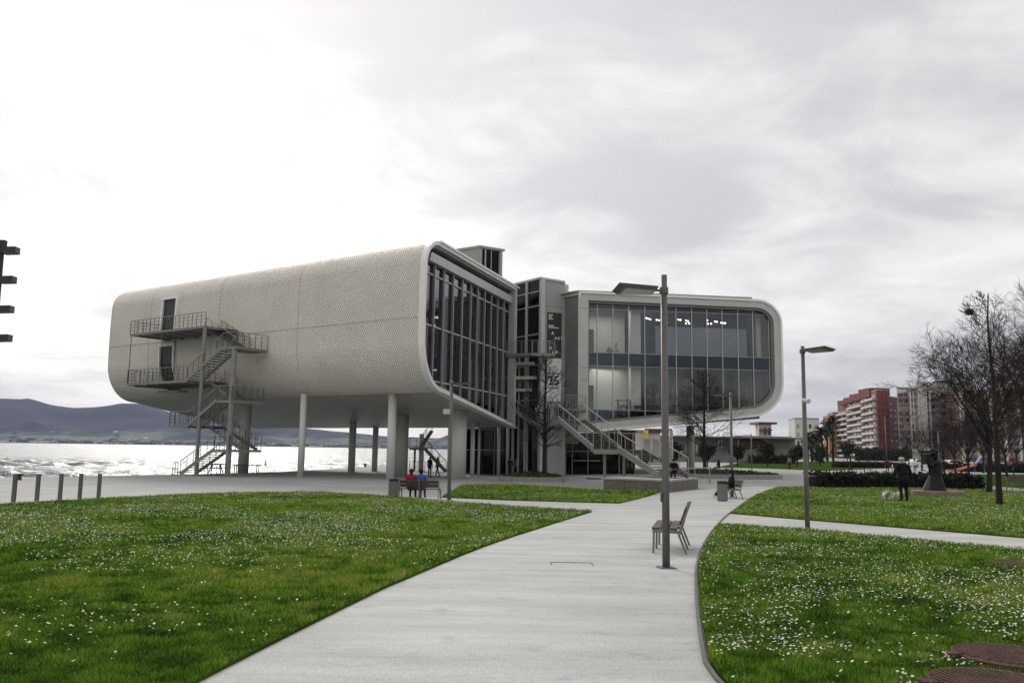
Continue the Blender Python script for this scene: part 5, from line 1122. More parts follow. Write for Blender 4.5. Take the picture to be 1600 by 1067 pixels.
c = onground(833, 67.5); planter('round planter with low green plants in front of the stair tower', c, 2.75, 2.6, 3, 2600)
b = onground(851, 66.5); plant_tree(bare_leader(14, 9.6, .17, 60, .30, (6, 5)), 'dark leafless tree in the round planter in front of the banners', (b.x, b.y, b.z + .2), 'bare trees in the round planters')
c = onground(1125, 73.5); planter('wide round planter with green ground cover, right of the entrance stair', c, 5.2, 4.4, 8, 5200)
b = onground(1101, 73.5); plant_tree(bare_leader(41, 8.9, .15, 64, .40, (6, 5), .03), 'dark leafless tree in the wide planter in front of the right glass wing', (b.x, b.y, b.z + .2), 'bare trees in the round planters')
def hedge(label, P0, P1, w, h, n, seed, m='leaf_hedge', leaf=.09):
    o = thing('hedge', label, 'hedge', ((P0.x + P1.x) / 2, (P0.y + P1.y) / 2, min(P0.z, P1.z)), 0, 'dark clipped hedges'); d = P1 - P0
    s = Vector((-d.y, d.x, 0)).normalized()
    def sh(rg, k):
        t = rg.uniform(0, 1, k); u = rg.uniform(-.5, .5, k); face = rg.random(k); u = np.where(face < .35, -.5 + rg.normal(0, .03, k), u); hh = h * (1 + .10 * np.sin(t * 37) + .08 * np.sin(t * 91 + 1)); v = np.where(face > .6, 1.0 + rg.normal(0, .05, k) + (rg.random(k) < .12) * rg.uniform(0, .25, k), rg.uniform(0, 1, k))
        return np.stack([P0.x + d.x * t + s.x * u * w, P0.y + d.y * t + s.y * u * w, P0.z + d.z * t + v * hh], 1)
    V, Q = leaf_cloud(n, sh, leaf, seed); np_mesh('foliage', V, Q, np.zeros((0, 3), int), m, o)
    mb = MB(); mb.prism([P0 + s * w * .38, P1 + s * w * .38, P1 - s * w * .38, P0 - s * w * .38], (0, 0, -.1), (0, 0, h * .85)); mb.build('branches', 'bark', o); return o
hedge('long dark hedge behind the man with the dogs and the statue', gnd(1266, 762), gnd(1524, 763), 1.6, .80, 9000, 4)
hedge('low distant hedge strip on the far lawn before the apartments', onground(1304, 135), onground(1396, 140), 1.6, .8, 2200, 6, leaf=.16)
hedge('low hedge under the playground in front of the parked cars', onground(1466, 120), onground(1640, 112), 1.4, 1.0, 3500, 7, leaf=.16)
hedge('clipped hedge below the long grey building with the rusty roof', onground(1170, 170), onground(1240, 172), 1.5, 1.5, 1600, 9, leaf=.2)
hedge('tall dark hedge at the foot of the red brick apartment block', onground(1338, 300), onground(1425, 290), 5, 3.6, 2600, 10, 'leaf_dark', .5)
for i, (px, py, rp, Y, lb) in enumerate(((1053, 704, 13.5, 120, 'dark round clipped tree just right of the nearest lamp post'), (1105, 704, 13.5, 125, 'dark round clipped tree behind the planter tree'), (1152, 704.5, 12, 130, 'dark round clipped tree beside the slim lamp behind the seated woman'), (1199, 701.5, 14, 135, 'dark round clipped tree in front of the rusty barrel roof, fullest crown'), (1245, 706, 13, 140, 'dark round clipped tree left of the lamp with the camera'), (1281, 705, 16, 145, 'dark round clipped tree right of the lamp with the camera'), (1323, 699, 14, 160, 'dark round tree in front of the brick block balconies'), (1010, 712, 10, 118, 'dark round clipped tree seen through the entrance stair railing'))):
    c = at(px, py, Y); r = rp * 1.12 * Y / FPX; gz = g(c.x, Y); th = max(.3, c.z - r - gz); round_tree(lb, (c.x, Y, gz), r, r * .95, th, 70 + i, 1500, .17, group='round dark trees in a row')
def palm(label, px, ptop, Y, seed):
    b = onground(px, Y); top = at(px, ptop, Y).z - b.z; o = thing('palm_tree', label, 'palm tree', b, 0, 'palm trees along the avenue'); rr = random.Random(seed)
    attach(bpy.data.objects.new('trunk', MB().tube([(0, 0, -.1), (.1, 0, top * .5), (0, .1, top - 2)], [.35, .28, .25], 8).mesh('trunk', 'bark')), o, True)
    mb = MB()
    for k in range(34):
        a = rr.uniform(0, 6.28); el = rr.uniform(-.7, 1.2); L = rr.uniform(2.2, 3.2); d = Vector((math.cos(a) * math.cos(el), math.sin(a) * math.cos(el), math.sin(el))); s = Vector((-math.sin(a), math.cos(a), 0)); p = Vector((0, 0, top - 2)); q = [p, p + d * L * .4, p + d * L * .75 + Vector((0, 0, -.4)), p + d * L + Vector((0, 0, -1.3))]; w = [.1, .45, .4, .05]; vs = []
        for u, ww in zip(q, w): vs += [u + s * ww + Vector((0, 0, -.15)), u, u - s * ww + Vector((0, 0, -.15))]
        mb.add(vs, [(i * 3 + j, i * 3 + j + 1, i * 3 + j + 4, i * 3 + j + 3) for i in range(3) for j in (0, 1)])
    q = attach(bpy.data.objects.new('fronds', mb.mesh('fronds', 'palm')), o, True); q['kind'] = 'stuff'
for i, (px, pt, Y, lb) in enumerate(((1262, 676, 225, 'palm tree at the left end of the avenue row, partly behind the lamp'), (1269, 672, 230, 'palm tree second from the left of the avenue row'), (1277, 668, 236, 'palm tree in the middle of the avenue row'), (1285, 662, 230, 'palm tree left of the ochre house'), (1293, 655, 240, 'palm tree in front of the ochre house'), (1302, 648, 232, 'tallest palm tree beside the red brick block'))): palm(lb, px, pt, Y, 200 + i)

# ================================================================== CITY BEHIND THE PARK
MT['brick'] = mat('red_brick', (0.17, 0.045, 0.035), .8, scale=.3, var=.2); MT['brick_dk'] = mat('dark_red_brick', (0.10, 0.035, 0.03), .8, scale=.3, var=.2)
MT['balcony'] = mat('balcony_white', (0.50, 0.47, 0.43), .7, scale=.4, var=.12); MT['flat_white'] = mat('flat_white_render', (0.52, 0.50, 0.46), .7, scale=.3, var=.1); MT['brown_band'] = mat('brown_band', (0.20, 0.13, 0.10), .7, scale=.4, var=.2)
MT['window_dark'] = mat('window_glass_dark', (0.025, 0.027, 0.03), .12, scale=.5, var=.5, spec=.7); MT['window_pale'] = mat('window_blind_pale', (0.30, 0.29, 0.25), .5, scale=.4, var=.2); MT['window_blue'] = mat('window_awning_blue', (0.08, 0.12, 0.20), .5, scale=.4, var=.2)
MT['ochre'] = mat('ochre_render', (0.34, 0.20, 0.085), .8, scale=.3, var=.15); MT['tan'] = mat('tan_render', (0.28, 0.23, 0.18), .8, scale=.3, var=.15); MT['stone_wall'] = mat('grey_stone_wall', (0.25, 0.235, 0.215), .8, scale=.3, var=.15); MT['rust_roof'] = mat('rust_barrel_roof', (0.105, 0.038, 0.03), .6, scale=.3, var=.3); MT['city_ground'] = MT['plaza']
def V3(x, y, z): return Vector((x, y, z))
def facade(o, P0, P1, z0, z1, floors, bays, wm=('window_dark', 'window_pale'), bal=None, seed=0, wfrac=.62, hfrac=.55, out=None):
    """windows and balconies as parts along one wall from P0 to P1"""
    rr = random.Random(seed); d = (P1 - P0); L = d.length; t = d.normalized(); n = V3(t.y, -t.x, 0)
    if n.dot(V3(0, 0, 0) - P0) < 0: n = -n
    fh = (z1 - z0) / floors
    for f in range(floors):
        z = z0 + fh * f
        if bal:
            ubox('balcony', bal, o, P0 + d * .5 + n * .75 + V3(0, 0, z + fh * .19), t * L, n * 1.5, V3(0, 0, fh * .34)) 
        for k in range(bays):
            c = P0 + d * ((k + .5) / bays) + V3(0, 0, z + fh * (.62 if bal else .5)); ubox('window', rr.choice(wm), o, c + n * .06, t * (L / bays * wfrac), n * .16, V3(0, 0, fh * hfrac))
def block(name, label, corners, z0, z1, m, cat='building', group=None, roof=True):
    o = thing(name, label, cat, corners[0], 0, group); MB().prism([V3(c.x, c.y, z0) for c in corners], (0, 0, 0), (0, 0, z1 - z0)).build('wall', m, o)
    if roof: cen = sum(corners, V3(0, 0, 0)) / len(corners); MB().prism([V3(*(cen + (c - cen) * 1.01).xy, z1) for c in corners], (0, 0, .002), (0, 0, .5)).build('roof', 'tan', o)
    return o
def xp(px, Y): return V3(at(px, 700, Y).x, Y, 0)
def city():
    G = 'apartment blocks beyond the park'
    # red brick block with white balconies
    K0, K1 = xp(1373, 360), xp(1311, 457); K2, K3 = xp(1391, 362), xp(1410, 374); zt = at(1373, 610, 360).z
    o = block('apartment_block', 'red brick apartment block with rows of white balconies along its left side', [K0, K2, K2 + V3(8, 30, 0), K1 + V3(25, 10, 0), K1], -1, zt, 'brick', group=G)
    Kc = K0 + (K1 - K0) * .28; Kd = K0 + V3(-2.5, -.5, 0)
    facade(o, K0 + (K1 - K0) * .02, Kc, 1.5, zt - 1, 9, 3, ('window_pale', 'window_dark', 'window_pale'), 'balcony', 1, .7, .5)
    facade(o, Kc, K0 + (K1 - K0) * .66, .8, zt - 2.5, 9, 4, ('window_dark', 'brick_dk', 'window_dark', 'window_pale'), 'balcony', 2, .8, .5); facade(o, K0 + (K1 - K0) * .66, K1, .3, zt - 4.5, 9, 4, ('window_dark', 'window_dark', 'window_pale'), 'balcony', 3, .7, .5)
    for u, h, s in ((.12, 3.0, .2), (.35, 2.2, .16), (.52, 1.6, .12), (.7, 1.2, .1)): c = K0 + (K1 - K0) * u; ubox('roof_storey', 'brick', o, V3(c.x + 4, c.y + 6, zt + h / 2 - 1.5), V3(9, 0, 0), V3(0, 12, 0), V3(0, 0, h + 1))
    facade(o, K0, K2, 2, zt - 1, 9, 3, ('brick_dk', 'window_dark'), None, 5, .22, .5)
    s = block('stair_block', 'narrow dark red stair block between the brick and the pale apartment blocks', [K2 + V3(.4, 1, 0), K3, K3 + V3(4, 20, 0), K2 + V3(9, 25, 0)], -1, zt - 2.5, 'brick_dk', group=G); facade(s, K2 + V3(.4, 1, 0), K3, 1, zt - 4, 9, 3, ('brick', 'window_dark'), None, 6, .5, .3)
    # pale block with brown bands
    Y = 338; zt = at(1450, 602, Y).z; a, b = xp(1405, Y), xp(1501, Y)
    o = block('apartment_block', 'pale apartment block with a broad white stripe and brown balcony bands', [a, b, b + V3(12, 22, 0), a + V3(12, 22, 0)], -1, zt - 1.5, 'flat_white', group=G)
    def seg(x0, x1): return xp(x0, Y), xp(x1, Y)
    p, q = seg(1405.5, 1424); facade(o, p, q, 1, zt - 3, 10, 2, ('window_dark', 'window_pale', 'window_dark'), 'brown_band', 11, .85, .55); p, q = seg(1425, 1436); facade(o, p, q, 1, zt - 2, 10, 2, ('window_dark', 'window_pale', 'brown_band'), None, 12, .55, .7)
    p, q = seg(1450, 1455); facade(o, p, q, 1, zt - 2, 10, 1, ('window_dark', 'brown_band'), None, 13, .6, .7); p, q = seg(1456, 1490); facade(o, p, q, 1, zt - 2.5, 10, 4, ('window_dark', 'window_pale', 'window_blue', 'window_dark', 'window_pale'), 'brown_band', 14, .88, .6); p, q = seg(1491, 1500); facade(o, p, q, 1, zt - 2, 10, 2, ('window_dark', 'window_pale'), None, 15, .4, .6)
    for px in (1424.5, 1437, 1449.5, 1455.5, 1490.5): c = xp(px, Y - .9); ubox('pilaster', 'flat_white', o, V3(c.x, c.y, zt / 2 - .5), V3(.45, 0, 0), V3(0, 1.7, 0), V3(0, 0, zt))
    c = xp(1443, Y); ubox('stripe_panel', 'balcony', o, V3(c.x, c.y - .5, zt / 2), V3(3.0, 0, 0), V3(0, 1, 0), V3(0, 0, zt + .5)); c = xp(1475, Y + 6); ubox('roof_storey', 'flat_white', o, V3(c.x, c.y, zt), V3(8, 0, 0), V3(0, 8, 0), V3(0, 0, 2.6)); c = xp(1477, Y + 6); ubox('roof_plant', 'window_dark', o, V3(c.x, c.y, zt + 1.8), V3(5, 0, 0), V3(0, 5, 0), V3(0, 0, 1.2))
    # brown block behind the bare trees
    Y = 320; zt = at(1550, 612, Y).z; a, b = xp(1504, Y), xp(1680, Y - 10)
    o = block('apartment_block', 'brown apartment block with pale pilasters hidden behind the bare trees at the right', [a, b, b + V3(4, 22, 0), a + V3(4, 22, 0)], -1, zt, 'brown_band', group=G); facade(o, a, b, 1, zt - 1, 9, 16, ('window_dark', 'window_pale', 'window_dark', 'flat_white'), 'brown_band', 21, .75, .55)
    for i in range(9): c = a.lerp(b, i / 8); ubox('pilaster', 'flat_white', o, V3(c.x, c.y - 1, zt / 2), V3(.9, 0, 0), V3(0, 1.9, 0), V3(0, 0, zt))
    # ochre and tan houses left of the brick block
    Y = 455; zt = at(1305, 650, Y).z; a, b = xp(1296, Y), xp(1312, Y); o = block('town_house', 'ochre town house partly hidden by palm trees', [a, b, b + V3(3, 16, 0), a + V3(3, 16, 0)], -1, zt, 'ochre', group='older houses beyond the park'); facade(o, a, b, 1, zt - 1, 6, 3, ('window_dark', 'tan'), None, 31, .4, .55)
    Y = 480; zt = at(1302, 645, Y).z; a, b = xp(1303, Y), xp(1318, Y); o = block('town_house', 'tan town house with dark eaves against the brick block', [a, b, b + V3(3, 16, 0), a + V3(3, 16, 0)], -1, zt, 'tan', group='older houses beyond the park'); facade(o, a, b, 1, zt - 1, 7, 3, ('window_dark',), 'tan', 32, .5, .5)
    Y = 300; zt = at(1258, 655, Y).z; a, b = xp(1243, Y), xp(1281, Y); o = block('town_house', 'plain white house behind the palm row', [a, b, b + V3(3, 16, 0), a + V3(3, 16, 0)], -1, zt, 'flat_white', group='older houses beyond the park'); facade(o, a, b, 1, zt - 1, 4, 4, ('window_dark', 'window_pale'), None, 33, .4, .5)
    # long grey building with rusty barrel roof
    Y = 185; a, b = xp(990, Y), xp(1243, Y + 4); zt = at(1120, 684, Y).z
    o = block('market_hall', 'long grey stone building with a rusty barrel roof behind the round trees', [a, b, b + V3(2, 18, 0), a + V3(2, 18, 0)], -1, zt, 'stone_wall', group='older houses beyond the park', roof=False)
    p, q = xp(1110, Y), xp(1156, Y); facade(o, p, q, 2.0, zt, 1, 9, ('window_pale', 'window_dark'), None, 41, .45, .8); p, q = xp(1060, Y), xp(1109, Y); facade(o, p, q, .5, zt - .5, 1, 6, ('stone_wall', 'window_dark', 'window_pale'), None, 42, .5, .5)
    c0, c1 = xp(1152, Y + 2), xp(1238, Y + 6); zc = at(1195, 693, Y).z; mb = MB().tube([V3(c0.x, c0.y + 1, zc), V3(c1.x, c1.y + 1, zc)], 1.75, 20); q = mb.build('barrel_roof', 'rust_roof', o); ubox('roof_slab', 'dark_metal', o, V3((a.x + b.x) / 2, Y + 8, zt + .16), V3(b.x - a.x, 3, 0), V3(0, 20, 0), V3(0, 0, .3))
    for i in range(11): p = a.lerp(b, (i + .5) / 11); ubox('wall_panel', 'stone_wall', o, V3(p.x, p.y - .12, 1.1), V3((b.x - a.x) / 11 - .15, 0, 0), V3(0, .16, 0), V3(0, 0, 2.6))
    Y = 200; zt = at(1195, 659, Y).z; a, b = xp(1186, Y), xp(1206, Y); zb = at(1195, 684, Y).z
    o = block('roof_pavilion', 'small white pavilion with dark red roof standing above the rusty barrel roof', [a, b, b + V3(1, 6, 0), a + V3(1, 6, 0)], -1, zt - .6, 'flat_white', group='older houses beyond the park', roof=False); facade(o, a, b, zb, zt - .6, 1, 3, ('window_dark', 'window_pale'), None, 44, .6, .55); ubox('roof', 'rust_roof', o, V3((a.x + b.x) / 2 + .5, Y + 3, zt - .3), V3(b.x - a.x + 1.4, 0, 0), V3(0, 7.4, 0), V3(0, 0, .5)); ubox('balcony', 'rust_roof', o, V3((a.x + b.x) / 2, Y - .6, zt - 1.9), V3(b.x - a.x, 0, 0), V3(0, .9, 0), V3(0, 0, .25))
    # bright kiosk beyond the lobby, under the right wing
    Y = 150; zt = at(1000, 676, Y).z; a, b = xp(962, Y), xp(1032, Y); o = block('kiosk', 'white shop front with a dark fascia and yellow sign under the right wing', [a, b, b + V3(1, 8, 0), a + V3(1, 8, 0)], -.7, zt, 'flat_white', group=None); facade(o, a, b, -.4, zt - .6, 1, 5, ('window_pale', 'window_dark', 'flat_white'), None, 51, .7, .8); c = xp(1008, Y - .4); ubox('fascia', 'brick_dk', o, V3((c.x + b.x) / 2 + 1, c.y, zt + .4), V3(b.x - c.x + 2, 0, 0), V3(0, .4, 0), V3(0, 0, .7)); c = xp(1009, Y - .9); ubox('sign', 'buoy', o, V3(c.x, c.y, zt - .3), V3(.9, 0, 0), V3(0, .2, 0), V3(0, 0, 1.6))
city()
def car(label, px, Y, yaw, m):
    b = onground(px, Y); o = thing('parked_car', label, 'car', b, yaw, 'cars parked beyond the bare trees')
    def add(mb, n, mm, par=None): return attach(bpy.data.objects.new(n, mb.mesh(n, mm)), par or o, True)
    pr = [(-2.1, .3), (2.1, .3), (2.15, .65), (1.95, .88), (1.05, .98), (.45, 1.42), (-1.1, 1.46), (-1.85, 1.0), (-2.1, .9)]
    add(MB().prism([(x, -.85, z) for x, z in pr], (0, 0, 0), (0, 1.7, 0)), 'body', m)
    for y in (-.86, .86): add(MB().prism([(x, y, z) for x, z in ((.9, .98), (.38, 1.36), (-1.0, 1.38), (-1.5, 1.02))], (0, -.01, 0), (0, .01, 0)), 'side_window', 'window_dark')
    add(MB().add([(1.02, -.75, 1.0), (1.02, .75, 1.0), (.49, .68, 1.41), (.49, -.68, 1.41)], [(0, 1, 2, 3)]), 'windscreen', 'window_dark')
    for x in (-1.3, 1.35):
        for y in (-.8, .8): w = add(MB().tube([(x, y - .1, .32), (x, y + .1, .32)], .32, 14), 'wheel', 'black'); add(MB().tube([(x, y - .11, .32), (x, y + .11, .32)], .17, 10), 'rim', 'light_metal', w)
for lb, px, Y, yaw, m in (('white parked car behind the statue', 1436, 150, .3, 'cloth_white'), ('white parked car left of the playground slide', 1491, 145, .1, 'cloth_white'), ('dark red parked car at the right edge behind the bare trees', 1590, 128, .15, 'cloth_maroon'), ('grey parked car beyond the bare trees, right of the slide', 1546, 140, .1, 'cloth_grey')): car(lb, px, Y, yaw, m)
MT['slide_orange'] = mat('slide_orange', (0.55, .10, .03), .5); MT['slide_blue'] = mat('slide_blue', (.05, .12, .28), .5)
def playground():
    b = onground(1512, 112); o = thing('playground_slide', 'orange and blue playground slide among the bare trees', 'slide', b); x, y, z = b
    MB().prism([(x - 2.6, y, z + .35), (x - 1.6, y, z + .35), (x + 1.2, y, z + 1.1), (x + 1.2, y, z + .9), (x - 1.6, y, z + .1), (x - 2.6, y, z + .1)], (0, 0, 0), (0, .8, 0)).build('chute', 'slide_orange', o); MB().bar((x + 1.0, y + .4, z + .9), (x + 2.4, y + .4, z + 2.4), .5, .12).build('slide_side', 'slide_blue', o)
    for dx in (1.1, 2.4): MB().tube([(x + dx, y + .4, z), (x + dx, y + .4, z + 2.4)], .07, 8).build('post', 'slide_blue', o)
playground()

# ================================================================== STATUE, PEOPLE, DOGS
def skin_body(joints, bones, radii, root, sub=1):
    me = bpy.data.meshes.new('tmp'); names = list(joints); idx = {n: i for i, n in enumerate(names)}
    me.from_pydata([joints[n] for n in names], [(idx[a], idx[b]) for a, b in bones], []); o = bpy.data.objects.new('tmp', me); link(o)
    md = o.modifiers.new('s', 'SKIN'); md.use_smooth_shade = True; sv = me.skin_vertices[0].data
    for n in names: r = radii[n]; sv[idx[n]].radius = r if isinstance(r, tuple) else (r, r); sv[idx[n]].use_root = (n == root)
    ss = o.modifiers.new('u', 'SUBSURF'); ss.levels = sub; ss.render_levels = sub
    dg = bpy.context.evaluated_depsgraph_get(); dg.update(); m2 = bpy.data.meshes.new_from_object(o.evaluated_get(dg)); bpy.data.objects.remove(o); return m2
def person(label, loc, yaw, pose='stand', H=1.72, top='cloth_black', legs='cloth_navy', hair='hair_black', shoes='cloth_black', group=None, coat=0.0, hood=False, long_hair=False, cap=None, arms='down', lean=0.0, sx=1.0):
    """figure in its own frame: faces +y"""
    J = {}; s = H / 1.72; sit = pose == 'sit'; hz = .50 if sit else .93
    def tl(y, z): return (y + (z - hz) * math.sin(lean) , z)
    J['pelvis'] = (0, 0, hz); J['spine'] = (0, .0, hz + .20); J['chest'] = (0, -.01, hz + .42); J['neck'] = (0, .0, hz + .56); J['head'] = (0, .03, hz + .67); J['crown'] = (0, .02, hz + .76)
    for n in ('spine', 'chest', 'neck', 'head', 'crown'): x, y, z = J[n]; J[n] = (x, y + (z - hz) * math.tan(lean), z)
    if coat and not sit: J['chest'] = (0, J['chest'][1], J['chest'][2] - .05)
    lo = math.tan(lean)
    for sd, k in ((-1, 'l'), (1, 'r')):
        sh = hz + (.51 if not coat else .47); J['sho' + k] = (sd * .185, .51 * lo, sh)
        if arms == 'lap' or sit: e, w, h = (sd * .24, .06 + .25 * lo, sh - .27), (sd * .14, .28, sh - .36), (sd * .07, .35, sh - .36)
        elif arms == 'front': e, w, h = (sd * .31, .0 + .2 * lo, sh - .29), (sd * .22, .20, sh - .42), (sd * .10, .28, sh - .46)
        elif arms == 'swing': e, w, h = (sd * .22, sd * .08 - .02, sh - .29), (sd * .23, sd * .22 + .03, sh - .50), (sd * .22, sd * .26 + .05, sh - .58)
        else: e, w, h = (sd * .225, -.03 + .2 * lo, sh - .30), (sd * .235, .05, sh - .55), (sd * .225, .08, sh - .64)
        J['elb' + k], J['wri' + k], J['han' + k] = e, w, h
        J['hip' + k] = (sd * .09, 0, hz - .05)
        if sit: kn, an, to = (sd * .11, .43, .50), (sd * .12, .45 if arms != 'stretch' else .84, .09), (sd * .13, .58 if arms != 'stretch' else .93, .05 if arms != 'stretch' else .14)
        elif pose == 'walk': f = sd * .17; kn, an, to = (sd * .09, f * .9 + .04, .50), (sd * .09, f * 1.6 - .06, .09), (sd * .10, f * 1.6 + .09, .04)
        else: kn, an, to = (sd * .10, .02, .50), (sd * .105, -.02, .08), (sd * .12, .13, .04)
        if pose == 'stretch': pass
        J['kne' + k], J['ank' + k], J['toe' + k] = kn, an, to
    if pose == 'sit' and arms == 'stretch':
        pass
    B = [('pelvis', 'spine'), ('spine', 'chest'), ('chest', 'neck'), ('neck', 'head'), ('head', 'crown')]
    for k in 'lr': B += [('chest', 'sho' + k), ('sho' + k, 'elb' + k), ('elb' + k, 'wri' + k), ('wri' + k, 'han' + k), ('pelvis', 'hip' + k), ('hip' + k, 'kne' + k), ('kne' + k, 'ank' + k), ('ank' + k, 'toe' + k)]
    c = coat; Rd = {'pelvis': (.15 + c, .12 + c), 'spine': (.145 + c, .115 + c), 'chest': (.16 + c, .125 + c * .8), 'neck': .055, 'head': (.085, .10), 'crown': (.07, .08)}
    for k in 'lr': Rd.update({'sho' + k: .068 + c * .4, 'elb' + k: .05 + c * .35, 'wri' + k: .036 + c * .2, 'han' + k: .036, 'hip' + k: .095 + c * .4, 'kne' + k: .064 + c * .15, 'ank' + k: .046, 'toe' + k: .042})
    me = skin_body({n: Vector(v) * s for n, v in J.items()}, B, {n: (tuple(q * s for q in r) if isinstance(r, tuple) else r * s) for n, r in Rd.items()}, 'pelvis')
    mats = ['skin', top, legs, hair, shoes]; [me.materials.append(MT[q]) for q in mats]
    seg = []
    for a, b_ in B:
        ends = {a, b_}
        mi = 0 if ends & {'head', 'crown'} or any(q.startswith('han') for q in ends) else 4 if any(q.startswith('toe') for q in ends) else 2 if any(q[:3] in ('kne', 'hip', 'ank') for q in ends) else 1
        seg.append((Vector(J[a]) * s, Vector(J[b_]) * s, mi))
    for p in me.polygons:
        ce = p.center; best = 9; bi = 0
        for a, b_, mi in seg:
            d = b_ - a; t = max(0, min(1, (ce - a).dot(d) / d.length_squared)); q = (ce - a - d * t).length
            if q < best: best, bi = q, mi
        hd = Vector(J['head']) * s
        if bi == 0 and ce.z > hd.z - .12 * s and (ce.z > hd.z + .05 * s or ce.y < hd.y - .02 * s or (hood and ce.y < hd.y + .06 * s)): bi = 3
        if coat and bi == 2 and ce.z > (hz - .28) * s and not sit: bi = 1
        p.material_index = bi; p.use_smooth = True
    o = thing('person', label, 'person', loc, yaw, group); o.scale = (sx, 1, 1); attach(bpy.data.objects.new('body', me), o, True)
    # face, ears and fingers
    hd = Vector(J['head']) * s; mb = MB(); y0 = hd.y + .088 * s
    mb.add([hd + Vector((-.014, .085, -.01)) * s, hd + Vector((.014, .085, -.01)) * s, hd + Vector((0, .125, -.022)) * s, hd + Vector((0, .083, .03)) * s], [(0, 1, 2), (0, 2, 3), (1, 3, 2)])
    for sd in (-1, 1): mb.lathe([(.002, -.03), (.018, -.01), (.016, .015), (.002, .03)], hd + Vector((sd * .092, .0, .0)) * s, 6, .5, 1)
    for k, sd in (('l', -1), ('r', 1)):
        w, h = Vector(J['wri' + k]) * s, Vector(J['han' + k]) * s; d = (h - w).normalized(); lat = Vector((0, 1, 0)) if abs(d.y) < .7 else Vector((1, 0, 0)); lat = (lat - d * lat.dot(d)).normalized(); inn = d.cross(lat)
        for i, L in enumerate((.07, .082, .078, .062)): b0 = h + lat * (.027 - .018 * i) * s + d * .02 * s; mb.tube([b0, b0 + d * L * .55 * s, b0 + d * L * .8 * s + inn * .015 * s * sd], [.0095 * s, .0085 * s, .006 * s], 5)
        b0 = w + d * .04 * s + lat * .03 * s; mb.tube([b0, b0 + (lat * .7 + d * .7) * .045 * s, b0 + (lat * .6 + d) * .06 * s], [.011 * s, .01 * s, .007 * s], 5)
    attach(bpy.data.objects.new('face_and_fingers', mb.mesh('face_and_fingers', 'skin', True)), o, True)
    mb = MB()
    for sd in (-1, 1): mb.lathe([(.001, -.007), (.009, 0), (.001, .007)], hd + Vector((sd * .033, .084, .022)) * s, 6)
    mb.obox(hd + Vector((0, .086, -.05)) * s, (.045 * s, 0, 0), (0, .012 * s, 0), (0, 0, .01 * s)); attach(bpy.data.objects.new('eyes_and_mouth', mb.mesh('eyes_and_mouth', 'cloth_maroon')), o, True)
    hm = MB(); hm.lathe([(.098, -.02), (.104, .03), (.092, .085), (.05, .122), (.004, .13)], hd + Vector((0, -.012, .01)) * s, 14, s, s * 1.05)
    if long_hair: hm.lathe([(.06, -.34), (.105, -.25), (.11, -.1), (.09, .0)], hd + Vector((0, -.055, 0)) * s, 12, s * 1.05, s * .8)
    attach(bpy.data.objects.new('hair', hm.mesh('hair', cap or hair, True)), o, True)
    if coat and not sit:
        m = MB(); m.lathe([(.215, -.26), (.205, -.1), (.19, .1)], (0, 0, hz * s), 18, s, s * .8); attach(bpy.data.objects.new('coat_skirt', m.mesh('coat_skirt', top, True)), o, True)
    return o
def dog(label, loc, yaw, sc=1.0, group=None):
    J = {'hip': (0, -.20, .27), 'mid': (0, 0, .26), 'chest': (0, .19, .27), 'neck': (0, .29, .36), 'head': (0, .36, .42), 'muzzle': (0, .47, .39), 'tail': (0, -.27, .35), 'tip': (0, -.29, .45)}; B = [('hip', 'mid'), ('mid', 'chest'), ('chest', 'neck'), ('neck', 'head'), ('head', 'muzzle'), ('hip', 'tail'), ('tail', 'tip')]
    R0 = {'hip': .105, 'mid': .11, 'chest': .12, 'neck': .09, 'head': .095, 'muzzle': .045, 'tail': .035, 'tip': .02}
    for s, k in ((-1, 'l'), (1, 'r')):
        J.update({'sh' + k: (s * .08, .19, .22), 'wr' + k: (s * .085, .17, .11), 'pf' + k: (s * .085, .19, .03), 'st' + k: (s * .08, -.17, .22), 'ho' + k: (s * .085, -.26, .12), 'ph' + k: (s * .085, -.23, .03)})
        B += [('chest', 'sh' + k), ('sh' + k, 'wr' + k), ('wr' + k, 'pf' + k), ('hip', 'st' + k), ('st' + k, 'ho' + k), ('ho' + k, 'ph' + k)]; R0.update({'sh' + k: .06, 'wr' + k: .042, 'pf' + k: .042, 'st' + k: .065, 'ho' + k: .04, 'ph' + k: .042})
    me = skin_body({n: Vector(v) * sc for n, v in J.items()}, B, {n: r * sc for n, r in R0.items()}, 'mid', 2); me.materials.append(MT['white_fur']); rr = random.Random(8)
    for v in me.vertices: v.co += Vector((rr.gauss(0, .006), rr.gauss(0, .006), rr.gauss(0, .006)))
    for p in me.polygons: p.use_smooth = True
    o = thing('dog', label, 'dog', loc, yaw, group); attach(bpy.data.objects.new('body', me), o, True)
    mb = MB()
    for s in (-1, 1): mb.lathe([(.035, 0), (.022, .05), (.002, .09)], Vector((s * .055, .33, .485)) * sc, 6, sc, sc)
    attach(bpy.data.objects.new('ears', mb.mesh('ears', 'white_fur')), o, True)
    mb = MB().lathe([(.003, -.018), (.022, 0), (.003, .018)], Vector((0, .515, .40)) * sc, 8); [mb.lathe([(.002, -.012), (.013, 0), (.002, .012)], Vector((s * .04, .435, .455)) * sc, 6) for s in (-1, 1)]
    attach(bpy.data.objects.new('nose_and_eyes', mb.mesh('nose_and_eyes', 'black')), o, True); return o
LZ = .04
p = gnd(1413, 785); person('man in a long black coat seen from behind with grey hair, walking two white dogs', (p.x, p.y, p.z + LZ), .12, 'stand', 1.84, 'cloth_black', 'cloth_black', 'hair_grey', coat=.036, arms='front', lean=.06, sx=1.1)
p = gnd(1384, 783); dog('small white dog sitting apart, left of the man in the black coat', (p.x, p.y, p.z + LZ), math.pi * .95, .88, 'white dogs on the lawn')
